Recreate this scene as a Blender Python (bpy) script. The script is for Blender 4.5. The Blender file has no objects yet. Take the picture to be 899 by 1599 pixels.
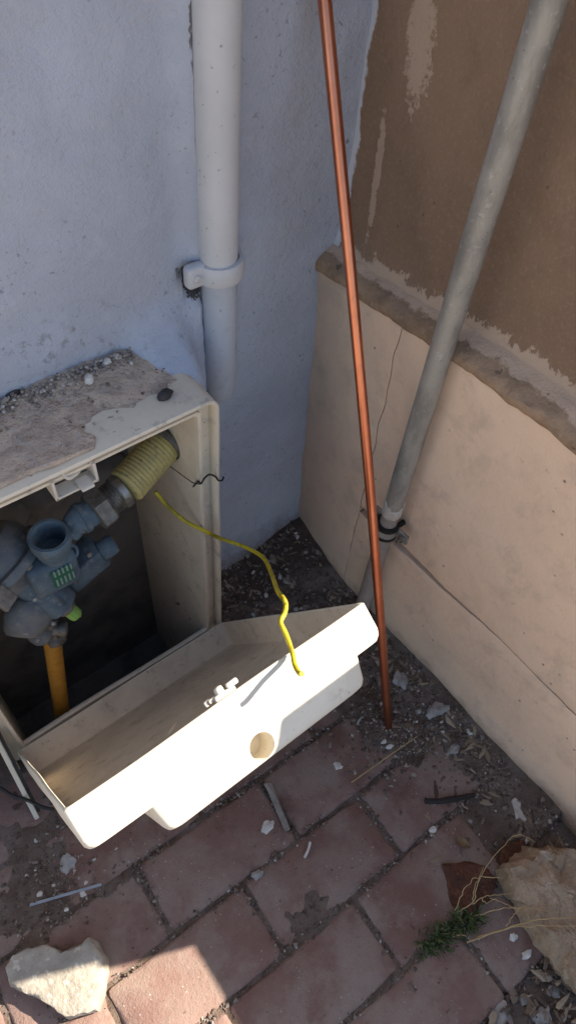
import bpy, bmesh, math, random
import numpy as np
from mathutils import Vector, Matrix, noise as mn

random.seed(7); rng = np.random.default_rng(7)
C = bpy.context.scene.collection
S = bpy.context.scene
U = 1.03 / 1.5            # survey units -> metres (the eye is 1.03 m above the paving)

# ------------------------------------------------------------------ camera
M = np.array([[0.7827430538, -0.4577380634, 0.4216505390],
              [-0.6184229447, -0.6480274066, 0.4445374470],
              [0.0697593952, -0.6087169668, -0.7903146722]])   # world <- camera (x right, y down, z forward)
F = 1080.0
EYE = np.array([0, 0, 1.5])
cam_d = bpy.data.cameras.new('camera')
cam_d.sensor_fit = 'VERTICAL'; cam_d.sensor_height = 24; cam_d.lens = 24 * F / 1599
cam_d.clip_start = 0.01; cam_d.clip_end = 500
cam = bpy.data.objects.new('camera', cam_d); C.objects.link(cam)
mw = Matrix.Identity(4)
for i in range(3):
    mw[i][0] = M[i, 0]; mw[i][1] = -M[i, 1]; mw[i][2] = -M[i, 2]; mw[i][3] = EYE[i] * U
cam.matrix_world = mw
S.camera = cam

# ------------------------------------------------------------------ light
SUN = Vector((0.699, -0.325, 0.637)).normalized()
elev = math.asin(SUN.z); az = math.atan2(SUN.x, SUN.y)
W = bpy.data.worlds.new('World'); S.world = W; W.use_nodes = True
wt = W.node_tree; wt.nodes.clear()
sky = wt.nodes.new('ShaderNodeTexSky'); sky.sky_type = 'NISHITA'; sky.sun_disc = False
sky.sun_elevation = elev; sky.sun_rotation = az
bg = wt.nodes.new('ShaderNodeBackground'); bg.inputs[1].default_value = 0.064
wo = wt.nodes.new('ShaderNodeOutputWorld')
wt.links.new(sky.outputs[0], bg.inputs[0]); wt.links.new(bg.outputs[0], wo.inputs[0])
sd = bpy.data.lights.new('sun', 'SUN'); sd.energy = 4.1; sd.angle = math.radians(0.55); sd.color = (1.0, 0.90, 0.76)
so = bpy.data.objects.new('sun', sd); C.objects.link(so)
so.rotation_euler = SUN.to_track_quat('Z', 'Y').to_euler(); so.location = (2, -1, 3)
S.view_settings.view_transform = 'Standard'; S.view_settings.look = 'None'
S.view_settings.exposure = 1.86; S.view_settings.gamma = 1

# ------------------------------------------------------------------ survey helpers (points read off the photo, in survey units)
def ray(x, y):
    d = M @ np.array([x - 449.5, y - 799.5, F]); return d / np.linalg.norm(d)
def on(x, y, axis, val):
    d = ray(x, y); return EYE + d * ((val - EYE[axis]) / d[axis])
def gx(x, y, z=0.0):
    return on(x, y, 2, z)

# ------------------------------------------------------------------ material helper
class Mat:
    def __init__(s, name, rough=0.8, metal=0.0, spec=0.3):
        s.m = bpy.data.materials.new(name); s.m.use_nodes = True
        s.t = s.m.node_tree; s.t.nodes.clear()
        s.o = s.n('OutputMaterial'); s.b = s.n('BsdfPrincipled')
        s.t.links.new(s.b.outputs[0], s.o.inputs[0])
        s.b.inputs['Roughness'].default_value = rough; s.b.inputs['Metallic'].default_value = metal
        s.b.inputs['Specular IOR Level'].default_value = spec
        g = s.n('NewGeometry'); s.g = g; s.pos = g.outputs['Position']; s.island = g.outputs['Random Per Island']
        sp = s.n('SeparateXYZ'); s.l(s.pos, sp.inputs[0]); s.x, s.y, s.z = sp.outputs
    def n(s, k): return s.t.nodes.new('ShaderNode' + k)
    def l(s, a, b):
        if hasattr(a, 'is_output'): s.t.links.new(a, b)
        elif isinstance(a, (tuple, list)): b.default_value = (*a, 1) if len(a) == 3 and len(b.default_value) == 4 else a
        else: b.default_value = a
    def rnd(s): return s.n('ObjectInfo').outputs['Random']
    def shift(s):
        # per-object offset so that alike pieces do not carry the same pattern
        oi = s.n('ObjectInfo'); m = s.n('VectorMath'); m.operation = 'MULTIPLY_ADD'
        cx = s.n('CombineXYZ'); s.l(oi.outputs['Random'], cx.inputs[0]); s.l(oi.outputs['Random'], cx.inputs[2])
        s.l(cx.outputs[0], m.inputs[0]); m.inputs[1].default_value = (37, 11, 23); s.l(s.pos, m.inputs[2])
        return m.outputs[0]
    def noise(s, scale, detail=4, rough=0.55, dist=0.0, vec=None, stretch=None):
        nd = s.n('TexNoise'); v = vec or s.pos
        if stretch:
            mp = s.n('VectorMath'); mp.operation = 'MULTIPLY'; s.l(v, mp.inputs[0]); mp.inputs[1].default_value = stretch; v = mp.outputs[0]
        s.l(v, nd.inputs['Vector']); nd.inputs['Scale'].default_value = scale; nd.inputs['Detail'].default_value = detail
        nd.inputs['Roughness'].default_value = rough; nd.inputs['Distortion'].default_value = dist
        return nd.outputs[0]
    def vor(s, scale, feature='F1', vec=None):
        nd = s.n('TexVoronoi'); nd.feature = feature; s.l(vec or s.pos, nd.inputs['Vector']); nd.inputs['Scale'].default_value = scale
        return nd.outputs['Distance']
    def math(s, op, a, b=0.0, c=None, clamp=False):
        nd = s.n('Math'); nd.operation = op; nd.use_clamp = clamp; s.l(a, nd.inputs[0]); s.l(b, nd.inputs[1])
        if c is not None: s.l(c, nd.inputs[2])
        return nd.outputs[0]
    def step(s, v, a, b):      # smooth 0..1 as v goes a -> b (either order)
        nd = s.n('MapRange'); nd.interpolation_type = 'SMOOTHSTEP'; s.l(v, nd.inputs[0])
        if a > b:
            nd.inputs[1].default_value = b; nd.inputs[2].default_value = a; nd.inputs[3].default_value = 1; nd.inputs[4].default_value = 0
        else:
            nd.inputs[1].default_value = a; nd.inputs[2].default_value = b
        return nd.outputs[0]
    def mix(s, f, a, b):
        nd = s.n('Mix'); nd.data_type = 'RGBA'; s.l(f, nd.inputs[0]); s.l(a, nd.inputs[6]); s.l(b, nd.inputs[7]); return nd.outputs[2]
    def ramp(s, f, stops):
        nd = s.n('ValToRGB'); cr = nd.color_ramp
        while len(cr.elements) < len(stops): cr.elements.new(0.5)
        for e, (p, c) in zip(cr.elements, stops): e.position = p; e.color = (*c, 1)
        s.l(f, nd.inputs[0]); return nd.outputs[0]
    def col(s, c): s.l(c, s.b.inputs['Base Color']); return s
    def rough(s, v): s.l(v, s.b.inputs['Roughness']); return s
    def bump(s, h, strength=0.5, dist=0.002, prev=None):
        nd = s.n('Bump'); nd.inputs['Strength'].default_value = strength; nd.inputs['Distance'].default_value = dist
        s.l(h, nd.inputs['Height'])
        if prev: s.l(prev, nd.inputs['Normal'])
        s.l(nd.outputs[0], s.b.inputs['Normal']); return nd.outputs[0]
MT = {}
WY = 0.783

def m_white_wall():
    a = Mat('white_wall_paint', 0.85, spec=0.2)
    big = a.noise(4, 5, 0.6); mid = a.noise(26, 5, 0.6); fine = a.noise(240, 4, 0.65)
    c = a.mix(a.step(big, 0.35, 0.68), (0.455, 0.487, 0.565), (0.385, 0.405, 0.465))
    c = a.mix(a.math('MULTIPLY', a.step(mid, 0.52, 0.70), 0.35), c, (0.48, 0.50, 0.56))
    # pits in the roughcast, showing grime
    pit = a.math('MULTIPLY', a.step(a.noise(190, 2, 0.5, vec=a.pos), 0.64, 0.72), a.step(a.noise(9, 3), 0.40, 0.62))
    c = a.mix(a.math('MULTIPLY', pit, 0.55), c, (0.16, 0.16, 0.18))
    # dark flecks where paint has come off
    fl = a.math('MULTIPLY', a.step(a.vor(30), 0.13, 0.07), a.step(a.noise(11, 3), 0.52, 0.60))
    c = a.mix(a.math('MULTIPLY', fl, 0.85), c, (0.06, 0.055, 0.055))
    # cracks beside the drainpipe: x wanders with height
    zz = a.math('MULTIPLY', a.math('SUBTRACT', a.noise(14, 4, 0.7, stretch=(0, 0, 1)), 0.5), 0.030)
    xc = a.math('ADD', a.math('MULTIPLY_ADD', a.z, -0.022, 0.3570), zz)
    d = a.math('ABSOLUTE', a.math('SUBTRACT', a.x, xc))
    wdt = a.math('MULTIPLY_ADD', a.step(a.noise(60, 3, stretch=(0, 0, 1)), 0.45, 0.75), 0.0030, 0.0008)
    ck = a.math('LESS_THAN', d, wdt)
    ck = a.math('MULTIPLY', ck, a.step(a.noise(33, 2, stretch=(0.2, 1, 1)), 0.36, 0.44))
    ck = a.math('MULTIPLY', ck, a.math('GREATER_THAN', a.z, 0.47))
    c = a.mix(a.math('MULTIPLY', ck, 0.8), c, (0.09, 0.075, 0.065))
    # broken-out plaster round the bracket, dark inside
    hp = on(297, 437, 1, WY) * U
    r2 = a.math('ADD', a.math('POWER', a.math('DIVIDE', a.math('SUBTRACT', a.x, float(hp[0]) + 0.003), 0.0125), 2.0), a.math('POWER', a.math('DIVIDE', a.math('SUBTRACT', a.z, float(hp[2])), 0.022), 2.0))
    hm = a.step(a.math('ADD', r2, a.math('MULTIPLY', a.math('SUBTRACT', a.noise(110, 5, 0.75), 0.5), 4.2)), 1.0, 0.8)
    c = a.mix(a.math('MULTIPLY', hm, 0.93), c, (0.045, 0.038, 0.036))
    # rising dirt at the foot
    dirt = a.math('MULTIPLY', a.step(a.math('ADD', a.z, a.math('MULTIPLY', a.noise(30, 5, 0.7), 0.12)), 0.16, 0.05), 0.9)
    c = a.mix(dirt, c, (0.14, 0.095, 0.07))
    # worn bare plaster above the box
    wn = a.math('MULTIPLY', a.step(a.math('ABSOLUTE', a.math('SUBTRACT', a.z, 0.58)), 0.06, 0.01), a.step(a.noise(95, 4, 0.7), 0.54, 0.66))
    wn = a.math('MULTIPLY', wn, a.step(a.x, 0.30, 0.22))
    c = a.mix(a.math('MULTIPLY', wn, 0.7), c, (0.24, 0.235, 0.25))
    a.col(c)
    b0 = a.bump(mid, 0.6, 0.005); b1 = a.bump(a.noise(80, 5, 0.7), 0.7, 0.003, b0); b2 = a.bump(fine, 0.7, 0.0018, b1); a.bump(a.math('ADD', pit, ck), -0.6, 0.001, b2)
    return a.m

def m_panel():
    a = Mat('beige_wall_paint', 0.75, spec=0.25)
    big = a.noise(5, 4, 0.6); mid = a.noise(22, 5, 0.6); fine = a.noise(300, 3, 0.6)
    c = a.mix(a.step(big, 0.32, 0.68), (0.80, 0.585, 0.425), (0.73, 0.53, 0.385))
    c = a.mix(a.math('MULTIPLY', a.step(mid, 0.5, 0.75), 0.4), c, (0.50, 0.375, 0.30))
    # brown dashes and specks
    sp = a.math('MULTIPLY', a.math('MULTIPLY', a.step(a.noise(95, 4, 0.6, 0.6, stretch=(1, 0.6, 1.0)), 0.63, 0.72), a.step(a.noise(8, 4, 0.6), 0.46, 0.62)), 0.6)
    c = a.mix(sp, c, (0.25, 0.155, 0.10))
    fl = a.math('MULTIPLY', a.step(a.vor(44), 0.105, 0.05), a.step(a.noise(17, 3), 0.50, 0.58))
    c = a.mix(a.math('MULTIPLY', fl, 0.8), c, (0.16, 0.105, 0.075))
    sm = a.math('MULTIPLY', a.step(a.noise(13, 6, 0.72, 0.3), 0.52, 0.70), 0.5)
    c = a.mix(sm, c, (0.50, 0.385, 0.29))
    # darker tone towards the inner corner and the foot
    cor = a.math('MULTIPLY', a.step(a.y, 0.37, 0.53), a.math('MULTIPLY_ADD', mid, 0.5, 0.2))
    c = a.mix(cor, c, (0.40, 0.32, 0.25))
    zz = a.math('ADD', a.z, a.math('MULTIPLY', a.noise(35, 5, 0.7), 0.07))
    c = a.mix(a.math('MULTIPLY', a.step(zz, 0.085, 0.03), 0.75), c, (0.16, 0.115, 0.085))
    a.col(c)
    b1 = a.bump(mid, 0.5, 0.004); b2 = a.bump(a.noise(70, 5, 0.7), 0.35, 0.002, b1); a.bump(fine, 0.4, 0.0010, b2)
    return a.m

def m_brown():
    a = Mat('brown_wall_paint', 0.85, spec=0.15)
    big = a.noise(6, 5, 0.65); mid = a.noise(40, 5, 0.65); fine = a.noise(350, 3, 0.6)
    c = a.mix(a.step(big, 0.32, 0.68), (0.27, 0.178, 0.118), (0.228, 0.15, 0.10))
    c = a.mix(a.math('MULTIPLY', a.step(mid, 0.52, 0.72), 0.4), c, (0.185, 0.125, 0.088))
    c = a.mix(a.math('MULTIPLY', a.step(a.noise(230, 4, 0.75), 0.5, 0.68), 0.4), c, (0.34, 0.25, 0.185))
    sp = a.step(a.vor(60), 0.12, 0.06)
    c = a.mix(a.math('MULTIPLY', a.math('MULTIPLY', sp, a.step(a.noise(12), 0.5, 0.6)), 0.6), c, (0.10, 0.07, 0.05))
    # where brown paint stops short above the ledge: ragged brush edge showing the pale coat
    jag = a.math('ADD', a.math('MULTIPLY', a.math('SUBTRACT', a.noise(26, 3, 0.6), 0.5), 0.050), a.math('MULTIPLY', a.math('SUBTRACT', a.noise(150, 5, 0.75, 0.5, stretch=(1, 1, 0.6)), 0.5), 0.034))
    zz = a.math('ADD', a.z, jag)
    edge = a.step(a.math('ADD', zz, a.math('MULTIPLY', a.math('MAXIMUM', a.math('SUBTRACT', a.y, 0.30), 0.0), 0.09)), 0.606, 0.603)
    # scraped pale marks: one tall patch and one thin slanting streak
    def blob(cy, cz, ry, rz, slope, thr):
        dz = a.math('SUBTRACT', a.z, cz)
        yy = a.math('SUBTRACT', a.math('SUBTRACT', a.y, cy), a.math('MULTIPLY', dz, slope))
        r = a.math('ADD', a.math('POWER', a.math('DIVIDE', yy, ry), 2.0), a.math('POWER', a.math('DIVIDE', dz, rz), 2.0))
        return a.math('MULTIPLY', a.step(a.math('ADD', r, a.math('MULTIPLY', a.noise(70, 6, 0.8), 3.4)), thr + 0.15, thr - 0.15), 1.0)
    p = [on(655, 60, 0, .79) * U, on(585, 280, 0, .79) * U]
    bl = a.math('MAXIMUM', blob(float(p[0][1]), float(p[0][2]), 0.020, 0.065, 0.12, 2.35), blob(float(p[1][1]), float(p[1][2]), 0.0065, 0.085, 0.06, 2.3))
    pale = a.math('MAXIMUM', edge, a.math('MULTIPLY', bl, 0.8))
    c = a.mix(pale, c, (0.47, 0.35, 0.26))
    # overlapping white paint along the inner corner
    wp = a.step(a.math('ADD', a.y, a.math('MULTIPLY', a.noise(22, 5, 0.7), 0.022)), 0.5405, 0.5435)
    c = a.mix(wp, c, (0.56, 0.56, 0.59))
    a.col(c)
    b1 = a.bump(mid, 0.4, 0.003); b2 = a.bump(fine, 0.6, 0.0014, b1); a.bump(pale, 0.35, 0.001, b2)
    return a.m

def m_simple(name, c1, c2, scale=40, rough=0.85, bump=0.5, bd=0.002, metal=0.0, spec=0.3, c3=None, fine=220, per=False, thr=(0.38, 0.66)):
    a = Mat(name, rough, metal, spec); v = a.shift() if per else None
    n1 = a.noise(scale, 5, 0.62, vec=v); n2 = a.noise(fine, 3, 0.6, vec=v)
    c = a.mix(a.step(n1, *thr), c1, c2)
    if c3: c = a.mix(a.math('MULTIPLY', a.step(a.noise(scale * 3.1, 4, 0.65, vec=v), 0.56, 0.68), 0.8), c, c3)
    a.col(c); b = a.bump(n1, bump, bd); a.bump(n2, bump, bd * 0.4, b)
    return a.m

def m_brick():
    a = Mat('clay_paver', 0.88, spec=0.2); v = a.shift()
    big = a.noise(14, 4, 0.6, vec=v); mid = a.noise(60, 5, 0.65, vec=v); fine = a.noise(420, 3, 0.65, vec=v)
    base = a.ramp(a.rnd(), [(0.0, (0.185, 0.102, 0.082)), (0.35, (0.228, 0.130, 0.104)), (0.7, (0.205, 0.122, 0.102)), (1.0, (0.175, 0.106, 0.093))])
    c = a.mix(a.math('MULTIPLY', a.step(big, 0.38, 0.66), 0.7), base, (0.275, 0.20, 0.162))    # dust film
    c = a.mix(a.math('MULTIPLY', a.step(mid, 0.56, 0.72), 0.5), c, (0.20, 0.105, 0.08))
    lt = a.math('MULTIPLY', a.step(a.vor(150, vec=v), 0.16, 0.09), a.step(a.noise(24, 3, vec=v), 0.53, 0.6))
    c = a.mix(a.math('MULTIPLY', lt, 0.75), c, (0.52, 0.47, 0.42))
    dk = a.math('MULTIPLY', a.step(a.noise(130, 3, 0.6, vec=v), 0.66, 0.72), 0.7)
    c = a.mix(dk, c, (0.10, 0.062, 0.052))
    # earth and lichen creeping in from the wall side
    so_ = a.math('ADD', a.math('MULTIPLY', a.noise(20, 5, 0.7), 0.24), a.math('MULTIPLY', a.math('ADD', a.x, a.y), 0.38))
    c = a.mix(a.math('MULTIPLY', a.step(so_, 0.30, 0.38), 0.55), c, (0.15, 0.105, 0.08))
    # grey-brown dust lying on top, blown into patches
    du = a.math('MULTIPLY', a.step(a.noise(8, 6, 0.72), 0.44, 0.62), a.math('MULTIPLY_ADD', fine, 0.6, 0.25))
    c = a.mix(du, c, (0.30, 0.245, 0.205))
    st = a.math('MULTIPLY', a.step(a.noise(11, 4, 0.6, vec=v), 0.60, 0.70), 0.45)
    c = a.mix(st, c, (0.125, 0.06, 0.045))
    a.col(c)
    b1 = a.bump(mid, 0.6, 0.003); a.bump(fine, 0.8, 0.0015, b1)
    return a.m

def m_soil():
    a = Mat('soil', 0.95, spec=0.1)
    n1 = a.noise(18, 6, 0.65); n2 = a.noise(90, 6, 0.7); n3 = a.noise(380, 4, 0.7)
    c = a.mix(a.step(n1, 0.38, 0.64), (0.15, 0.105, 0.08), (0.225, 0.175, 0.145))
    c = a.mix(a.step(n2, 0.52, 0.66), c, (0.085, 0.058, 0.045))
    c = a.mix(a.math('MULTIPLY', a.step(n3, 0.6, 0.7), 0.7), c, (0.34, 0.29, 0.25))
    # darker earth right in the corner
    drk = a.math('MULTIPLY', a.step(a.math('SUBTRACT', a.y, a.math('MULTIPLY', n1, 0.2)), 0.30, 0.36), 0.75)
    c = a.mix(drk, c, (0.085, 0.056, 0.043))
    a.col(c); b1 = a.bump(n2, 0.9, 0.006); a.bump(n3, 0.9, 0.003, b1)
    return a.m

def m_islands(name, stops, rough=0.9):
    a = Mat(name, rough, spec=0.15); c = a.ramp(a.island, stops); n = a.noise(300, 3)
    a.col(a.mix(a.math('MULTIPLY', a.step(n, 0.4, 0.7), 0.4), c, (0.2, 0.17, 0.15))); a.bump(n, 0.5, 0.001)
    return a.m

def m_cream(name, c1, c2, stain, amt, rough=0.55):
    a = Mat(name, rough, spec=0.35)
    n1 = a.noise(9, 5, 0.65); n2 = a.noise(46, 5, 0.7); n3 = a.noise(170, 3, 0.6)
    c = a.mix(a.step(n1, 0.36, 0.66), c1, c2)
    c = a.mix(a.math('MULTIPLY', a.step(n2, 0.54, 0.74), amt), c, stain)
    c = a.mix(a.math('MULTIPLY', a.step(n3, 0.67, 0.72), 0.6), c, (0.13, 0.10, 0.08))
    a.col(c); b = a.bump(n2, 0.12, 0.001); a.bump(n3, 0.15, 0.0006, b)
    return a.m

def m_galv():
    a = Mat('galvanised_steel', 0.6, 0.25, 0.35)
    n1 = a.noise(40, 4, 0.65, stretch=(1, 1, 0.35)); n2 = a.noise(160, 4, 0.65); n3 = a.noise(420, 2)
    c = a.mix(a.step(n1, 0.36, 0.64), (0.35, 0.325, 0.285), (0.225, 0.21, 0.185))
    c = a.mix(a.math('MULTIPLY', a.step(n2, 0.58, 0.7), 0.6), c, (0.46, 0.44, 0.41))
    c = a.mix(a.math('MULTIPLY', a.step(a.vor(120), 0.13, 0.06), 0.7), c, (0.17, 0.14, 0.11))
    a.col(c); a.rough(a.math('MULTIPLY_ADD', n2, 0.25, 0.42)); b = a.bump(n2, 0.25, 0.001); a.bump(n3, 0.2, 0.0005, b)
    return a.m

def m_copper():
    a = Mat('copper', 0.30, 1.0, 0.5)
    n1 = a.noise(30, 4, 0.6, stretch=(1, 1, 0.2)); n2 = a.noise(200, 3, stretch=(1, 1, 0.3))
    c = a.mix(a.step(n1, 0.35, 0.65), (0.72, 0.27, 0.155), (0.60, 0.205, 0.115))
    c = a.mix(a.math('MULTIPLY', a.step(n2, 0.6, 0.72), 0.22), c, (0.36, 0.15, 0.10))
    c = a.mix(a.step(a.z, 0.10, 0.02), c, (0.42, 0.16, 0.10))
    a.col(c); a.rough(a.math('MULTIPLY_ADD', n2, 0.2, 0.24))
    return a.m

def m_flat(name, c, rough=0.5, metal=0.0, spec=0.4, var=0.25, scale=90):
    a = Mat(name, rough, metal, spec); n = a.noise(scale, 4, 0.65)
    a.col(a.mix(a.math('MULTIPLY', a.step(n, 0.42, 0.7), 1.0), c, tuple(x * (1 - var) for x in c))); a.bump(n, 0.2, 0.0008)
    return a.m

def m_label():
    a = Mat('label_print', 0.4, spec=0.4)
    # green sticker with pale upright bars and a band: plain print
    tc = a.n('TexCoord'); sp = a.n('SeparateXYZ'); a.l(tc.outputs['Generated'], sp.inputs[0])
    u, w = sp.outputs[0], sp.outputs[2]
    bars = a.math('GREATER_THAN', a.math('FRACT', a.math('MULTIPLY', u, 5.0)), 0.55)
    gap = a.math('LESS_THAN', a.math('ABSOLUTE', a.math('SUBTRACT', w, 0.60)), 0.09)
    rim = a.math('LESS_THAN', w, 0.06)
    f = a.math('MULTIPLY', bars, a.math('SUBTRACT', 1.0, a.math('MAXIMUM', gap, rim)))
    a.col(a.mix(f, (0.02, 0.115, 0.06), (0.24, 0.29, 0.26)))
    return a.m

MT['white_wall'] = m_white_wall(); MT['panel'] = m_panel(); MT['brown'] = m_brown()
MT['mortar'] = m_simple('grey_brown_mortar', (0.30, 0.225, 0.17), (0.21, 0.155, 0.118), 34, 0.92, 0.8, 0.004, c3=(0.40, 0.32, 0.26))
def m_ledge():
    a = Mat('painted_mortar_ledge', 0.92, spec=0.15)
    n1 = a.noise(34, 5, 0.65); n2 = a.noise(130, 5, 0.7)
    c = a.mix(a.step(n1, 0.36, 0.66), (0.37, 0.25, 0.165), (0.245, 0.165, 0.107)); c = a.mix(a.math('MULTIPLY', a.step(n2, 0.58, 0.7), 0.6), c, (0.42, 0.34, 0.27))
    pt = a.step(a.math('ADD', a.x, a.math('MULTIPLY', a.math('SUBTRACT', a.noise(48, 5, 0.7), 0.5), 0.030)), 0.5235, 0.5275)
    c = a.mix(a.math('MULTIPLY', pt, 0.9), c, (0.60, 0.43, 0.31))
    c = a.mix(a.math('MULTIPLY', a.step(a.noise(62, 4, 0.6), 0.66, 0.70), 0.75), c, (0.12, 0.09, 0.07))
    a.col(c); b = a.bump(n1, 0.9, 0.005); a.bump(n2, 0.7, 0.002, b); return a.m
MT['ledge'] = m_ledge()
MT['cement'] = m_simple('rough_cement', (0.58, 0.44, 0.335), (0.40, 0.305, 0.235), 40, 0.92, 1.0, 0.009, c3=(0.47, 0.41, 0.36))
MT['brick'] = m_brick(); MT['soil'] = m_soil()
MT['ground'] = m_simple('bare_ground', (0.40, 0.335, 0.27), (0.31, 0.26, 0.21), 3, 0.95, 0.5, 0.01)
MT['grit'] = m_islands('grit', [(0.0, (0.08, 0.055, 0.042)), (0.5, (0.15, 0.11, 0.085)), (0.82, (0.26, 0.215, 0.175)), (0.95, (0.40, 0.35, 0.30)), (1.0, (0.60, 0.56, 0.51))])
MT['pale_grit'] = m_islands('pale_grit', [(0.0, (0.12, 0.095, 0.08)), (0.4, (0.30, 0.25, 0.21)), (0.8, (0.42, 0.36, 0.31)), (1.0, (0.60, 0.55, 0.50))])
MT['litter'] = m_islands('plant_litter', [(0.0, (0.06, 0.04, 0.03)), (0.5, (0.16, 0.11, 0.075)), (1.0, (0.36, 0.28, 0.19))])
MT['lid'] = m_cream('cream_plastic', (0.74, 0.675, 0.555), (0.66, 0.59, 0.475), (0.42, 0.33, 0.24), 0.42)
MT['lid_soiled'] = m_cream('soiled_cream_plastic', (0.74, 0.63, 0.485), (0.60, 0.50, 0.385), (0.25, 0.19, 0.14), 0.6, 0.7)
MT['lid_white'] = m_cream('bright_cream_plastic', (0.78, 0.735, 0.65), (0.74, 0.69, 0.60), (0.58, 0.50, 0.40), 0.25)
MT['box'] = m_cream('greyed_cream_plastic', (0.73, 0.635, 0.50), (0.64, 0.555, 0.43), (0.37, 0.33, 0.28), 0.8)
MT['clip'] = m_cream('white_plastic', (0.66, 0.60, 0.51), (0.58, 0.52, 0.43), (0.4, 0.35, 0.3), 0.35)
MT['pvc'] = m_cream('white_pvc', (0.555, 0.55, 0.555), (0.50, 0.495, 0.50), (0.52, 0.51, 0.50), 0.4, 0.45)
MT['pvc_low'] = m_cream('overpainted_pvc', (0.47, 0.49, 0.535), (0.415, 0.435, 0.475), (0.33, 0.34, 0.365), 0.6, 0.7)
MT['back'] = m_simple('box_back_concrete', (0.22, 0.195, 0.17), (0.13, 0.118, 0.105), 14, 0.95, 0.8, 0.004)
MT['galv'] = m_galv(); MT['copper'] = m_copper()
MT['galv_low'] = m_simple('grey_painted_pipe', (0.30, 0.255, 0.225), (0.25, 0.21, 0.185), 60, 0.7, 0.3, 0.001)
MT['flake'] = m_simple('pale_flake', (0.52, 0.48, 0.43), (0.40, 0.36, 0.32), 120, 0.8, 0.5, 0.001)
MT['blue'] = m_simple('blue_grey_cast', (0.115, 0.155, 0.18), (0.075, 0.103, 0.125), 38, 0.7, 0.6, 0.002, c3=(0.20, 0.205, 0.20))
MT['dusty_blue'] = m_simple('dusty_blue_cast', (0.17, 0.168, 0.158), (0.105, 0.118, 0.128), 30, 0.75, 0.4, 0.001, c3=(0.29, 0.25, 0.22))
MT['grey_metal'] = m_simple('dull_steel', (0.20, 0.185, 0.165), (0.13, 0.12, 0.105), 120, 0.5, 0.3, 0.0008, metal=0.5)
MT['bright_metal'] = m_simple('zinc_thread', (0.30, 0.28, 0.25), (0.18, 0.165, 0.145), 110, 0.4, 0.3, 0.0006, metal=0.7)
MT['hose'] = m_simple('yellow_hose', (0.50, 0.40, 0.15), (0.38, 0.31, 0.13), 50, 0.6, 0.4, 0.001, c3=(0.22, 0.185, 0.11))
MT['yellow_pipe'] = m_flat('orange_yellow_pipe', (0.46, 0.215, 0.025), 0.6)
MT['yellow_wire'] = m_flat('yellow_insulation', (0.56, 0.44, 0.02), 0.5, var=0.6, scale=45)
MT['black'] = m_flat('black_rubber', (0.018, 0.017, 0.016), 0.5)
MT['dark_twig'] = m_flat('dark_twig', (0.035, 0.028, 0.025), 0.9)
MT['green_cap'] = m_flat('green_plastic', (0.22, 0.42, 0.08), 0.4)
MT['label'] = m_label()
MT['stone'] = m_simple('sandy_limestone', (0.37, 0.325, 0.265), (0.28, 0.25, 0.205), 38, 0.95, 0.9, 0.004, c3=(0.55, 0.49, 0.41), per=True)
MT['rock'] = m_simple('brown_rock', (0.42, 0.30, 0.20), (0.29, 0.205, 0.135), 18, 0.92, 1.0, 0.010, c3=(0.50, 0.41, 0.32))
MT['white_stone'] = m_simple('white_chip', (0.66, 0.62, 0.56), (0.50, 0.46, 0.41), 90, 0.9, 0.6, 0.002, per=True)
MT['grey_stone'] = m_simple('grey_chip', (0.36, 0.335, 0.31), (0.25, 0.23, 0.21), 70, 0.9, 0.7, 0.002, per=True)
MT['dark_stone'] = m_simple('dark_lump', (0.075, 0.065, 0.065), (0.045, 0.04, 0.04), 60, 0.95, 0.8, 0.003, per=True)
MT['red_earth'] = m_simple('rusty_brick', (0.125, 0.050, 0.030), (0.07, 0.032, 0.021), 40, 0.95, 1.0, 0.007, c3=(0.19, 0.085, 0.05))
MT['wood'] = m_simple('weathered_wood', (0.30, 0.27, 0.235), (0.20, 0.175, 0.15), 60, 0.9, 0.6, 0.002)
MT['straw'] = m_flat('dry_straw', (0.44, 0.31, 0.155), 0.8)
MT['leaf'] = m_islands('weed_leaf', [(0.0, (0.020, 0.038, 0.010)), (0.55, (0.048, 0.082, 0.018)), (0.85, (0.085, 0.105, 0.03)), (0.93, (0.16, 0.11, 0.05)), (1.0, (0.20, 0.15, 0.07))], 0.6)
MT['dead_leaf'] = m_flat('dead_leaf', (0.23, 0.15, 0.075), 0.8)
MT['blue_strip'] = m_flat('grey_blue_plastic', (0.30, 0.33, 0.37), 0.45)

# ------------------------------------------------------------------ mesh helpers (survey units in, metres out)
ORI = {}
def mesh_obj(name, verts, faces, mat, parent=None, smooth=False, origin=None, angle=None):
    v = np.array(verts, float) * U
    if origin is None:
        o = np.array([(v[:, 0].min() + v[:, 0].max()) / 2, (v[:, 1].min() + v[:, 1].max()) / 2, v[:, 2].min()])
    else: o = np.array(origin, float) * U
    me = bpy.data.meshes.new(name); me.from_pydata([tuple(p) for p in v - o], [], [tuple(f) for f in faces]); me.validate()
    bm = bmesh.new(); bm.from_mesh(me); bmesh.ops.recalc_face_normals(bm, faces=bm.faces[:]); bm.to_mesh(me); bm.free()
    if smooth: me.polygons.foreach_set('use_smooth', [True] * len(me.polygons))
    if angle is not None: me.set_sharp_from_angle(angle=math.radians(angle))
    me.materials.append(MT[mat])
    ob = bpy.data.objects.new(name, me); C.objects.link(ob)
    if parent is not None:
        ob.parent = parent; ob.location = Vector(o - ORI[parent.name])
    else: ob.location = Vector(o)
    ORI[ob.name] = o
    return ob
def tag(o, label=None, cat=None, group=None, kind=None):
    for k, v in (('label', label), ('category', cat), ('group', group), ('kind', kind)):
        if v: o[k] = v
    return o
def thing(name, label, cat, base, group=None):
    o = bpy.data.objects.new(name, None); C.objects.link(o); b = np.array(base, float) * U
    o.location = Vector(b); o.empty_display_size = 0.02; ORI[o.name] = b
    return tag(o, label, cat, group)
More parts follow.
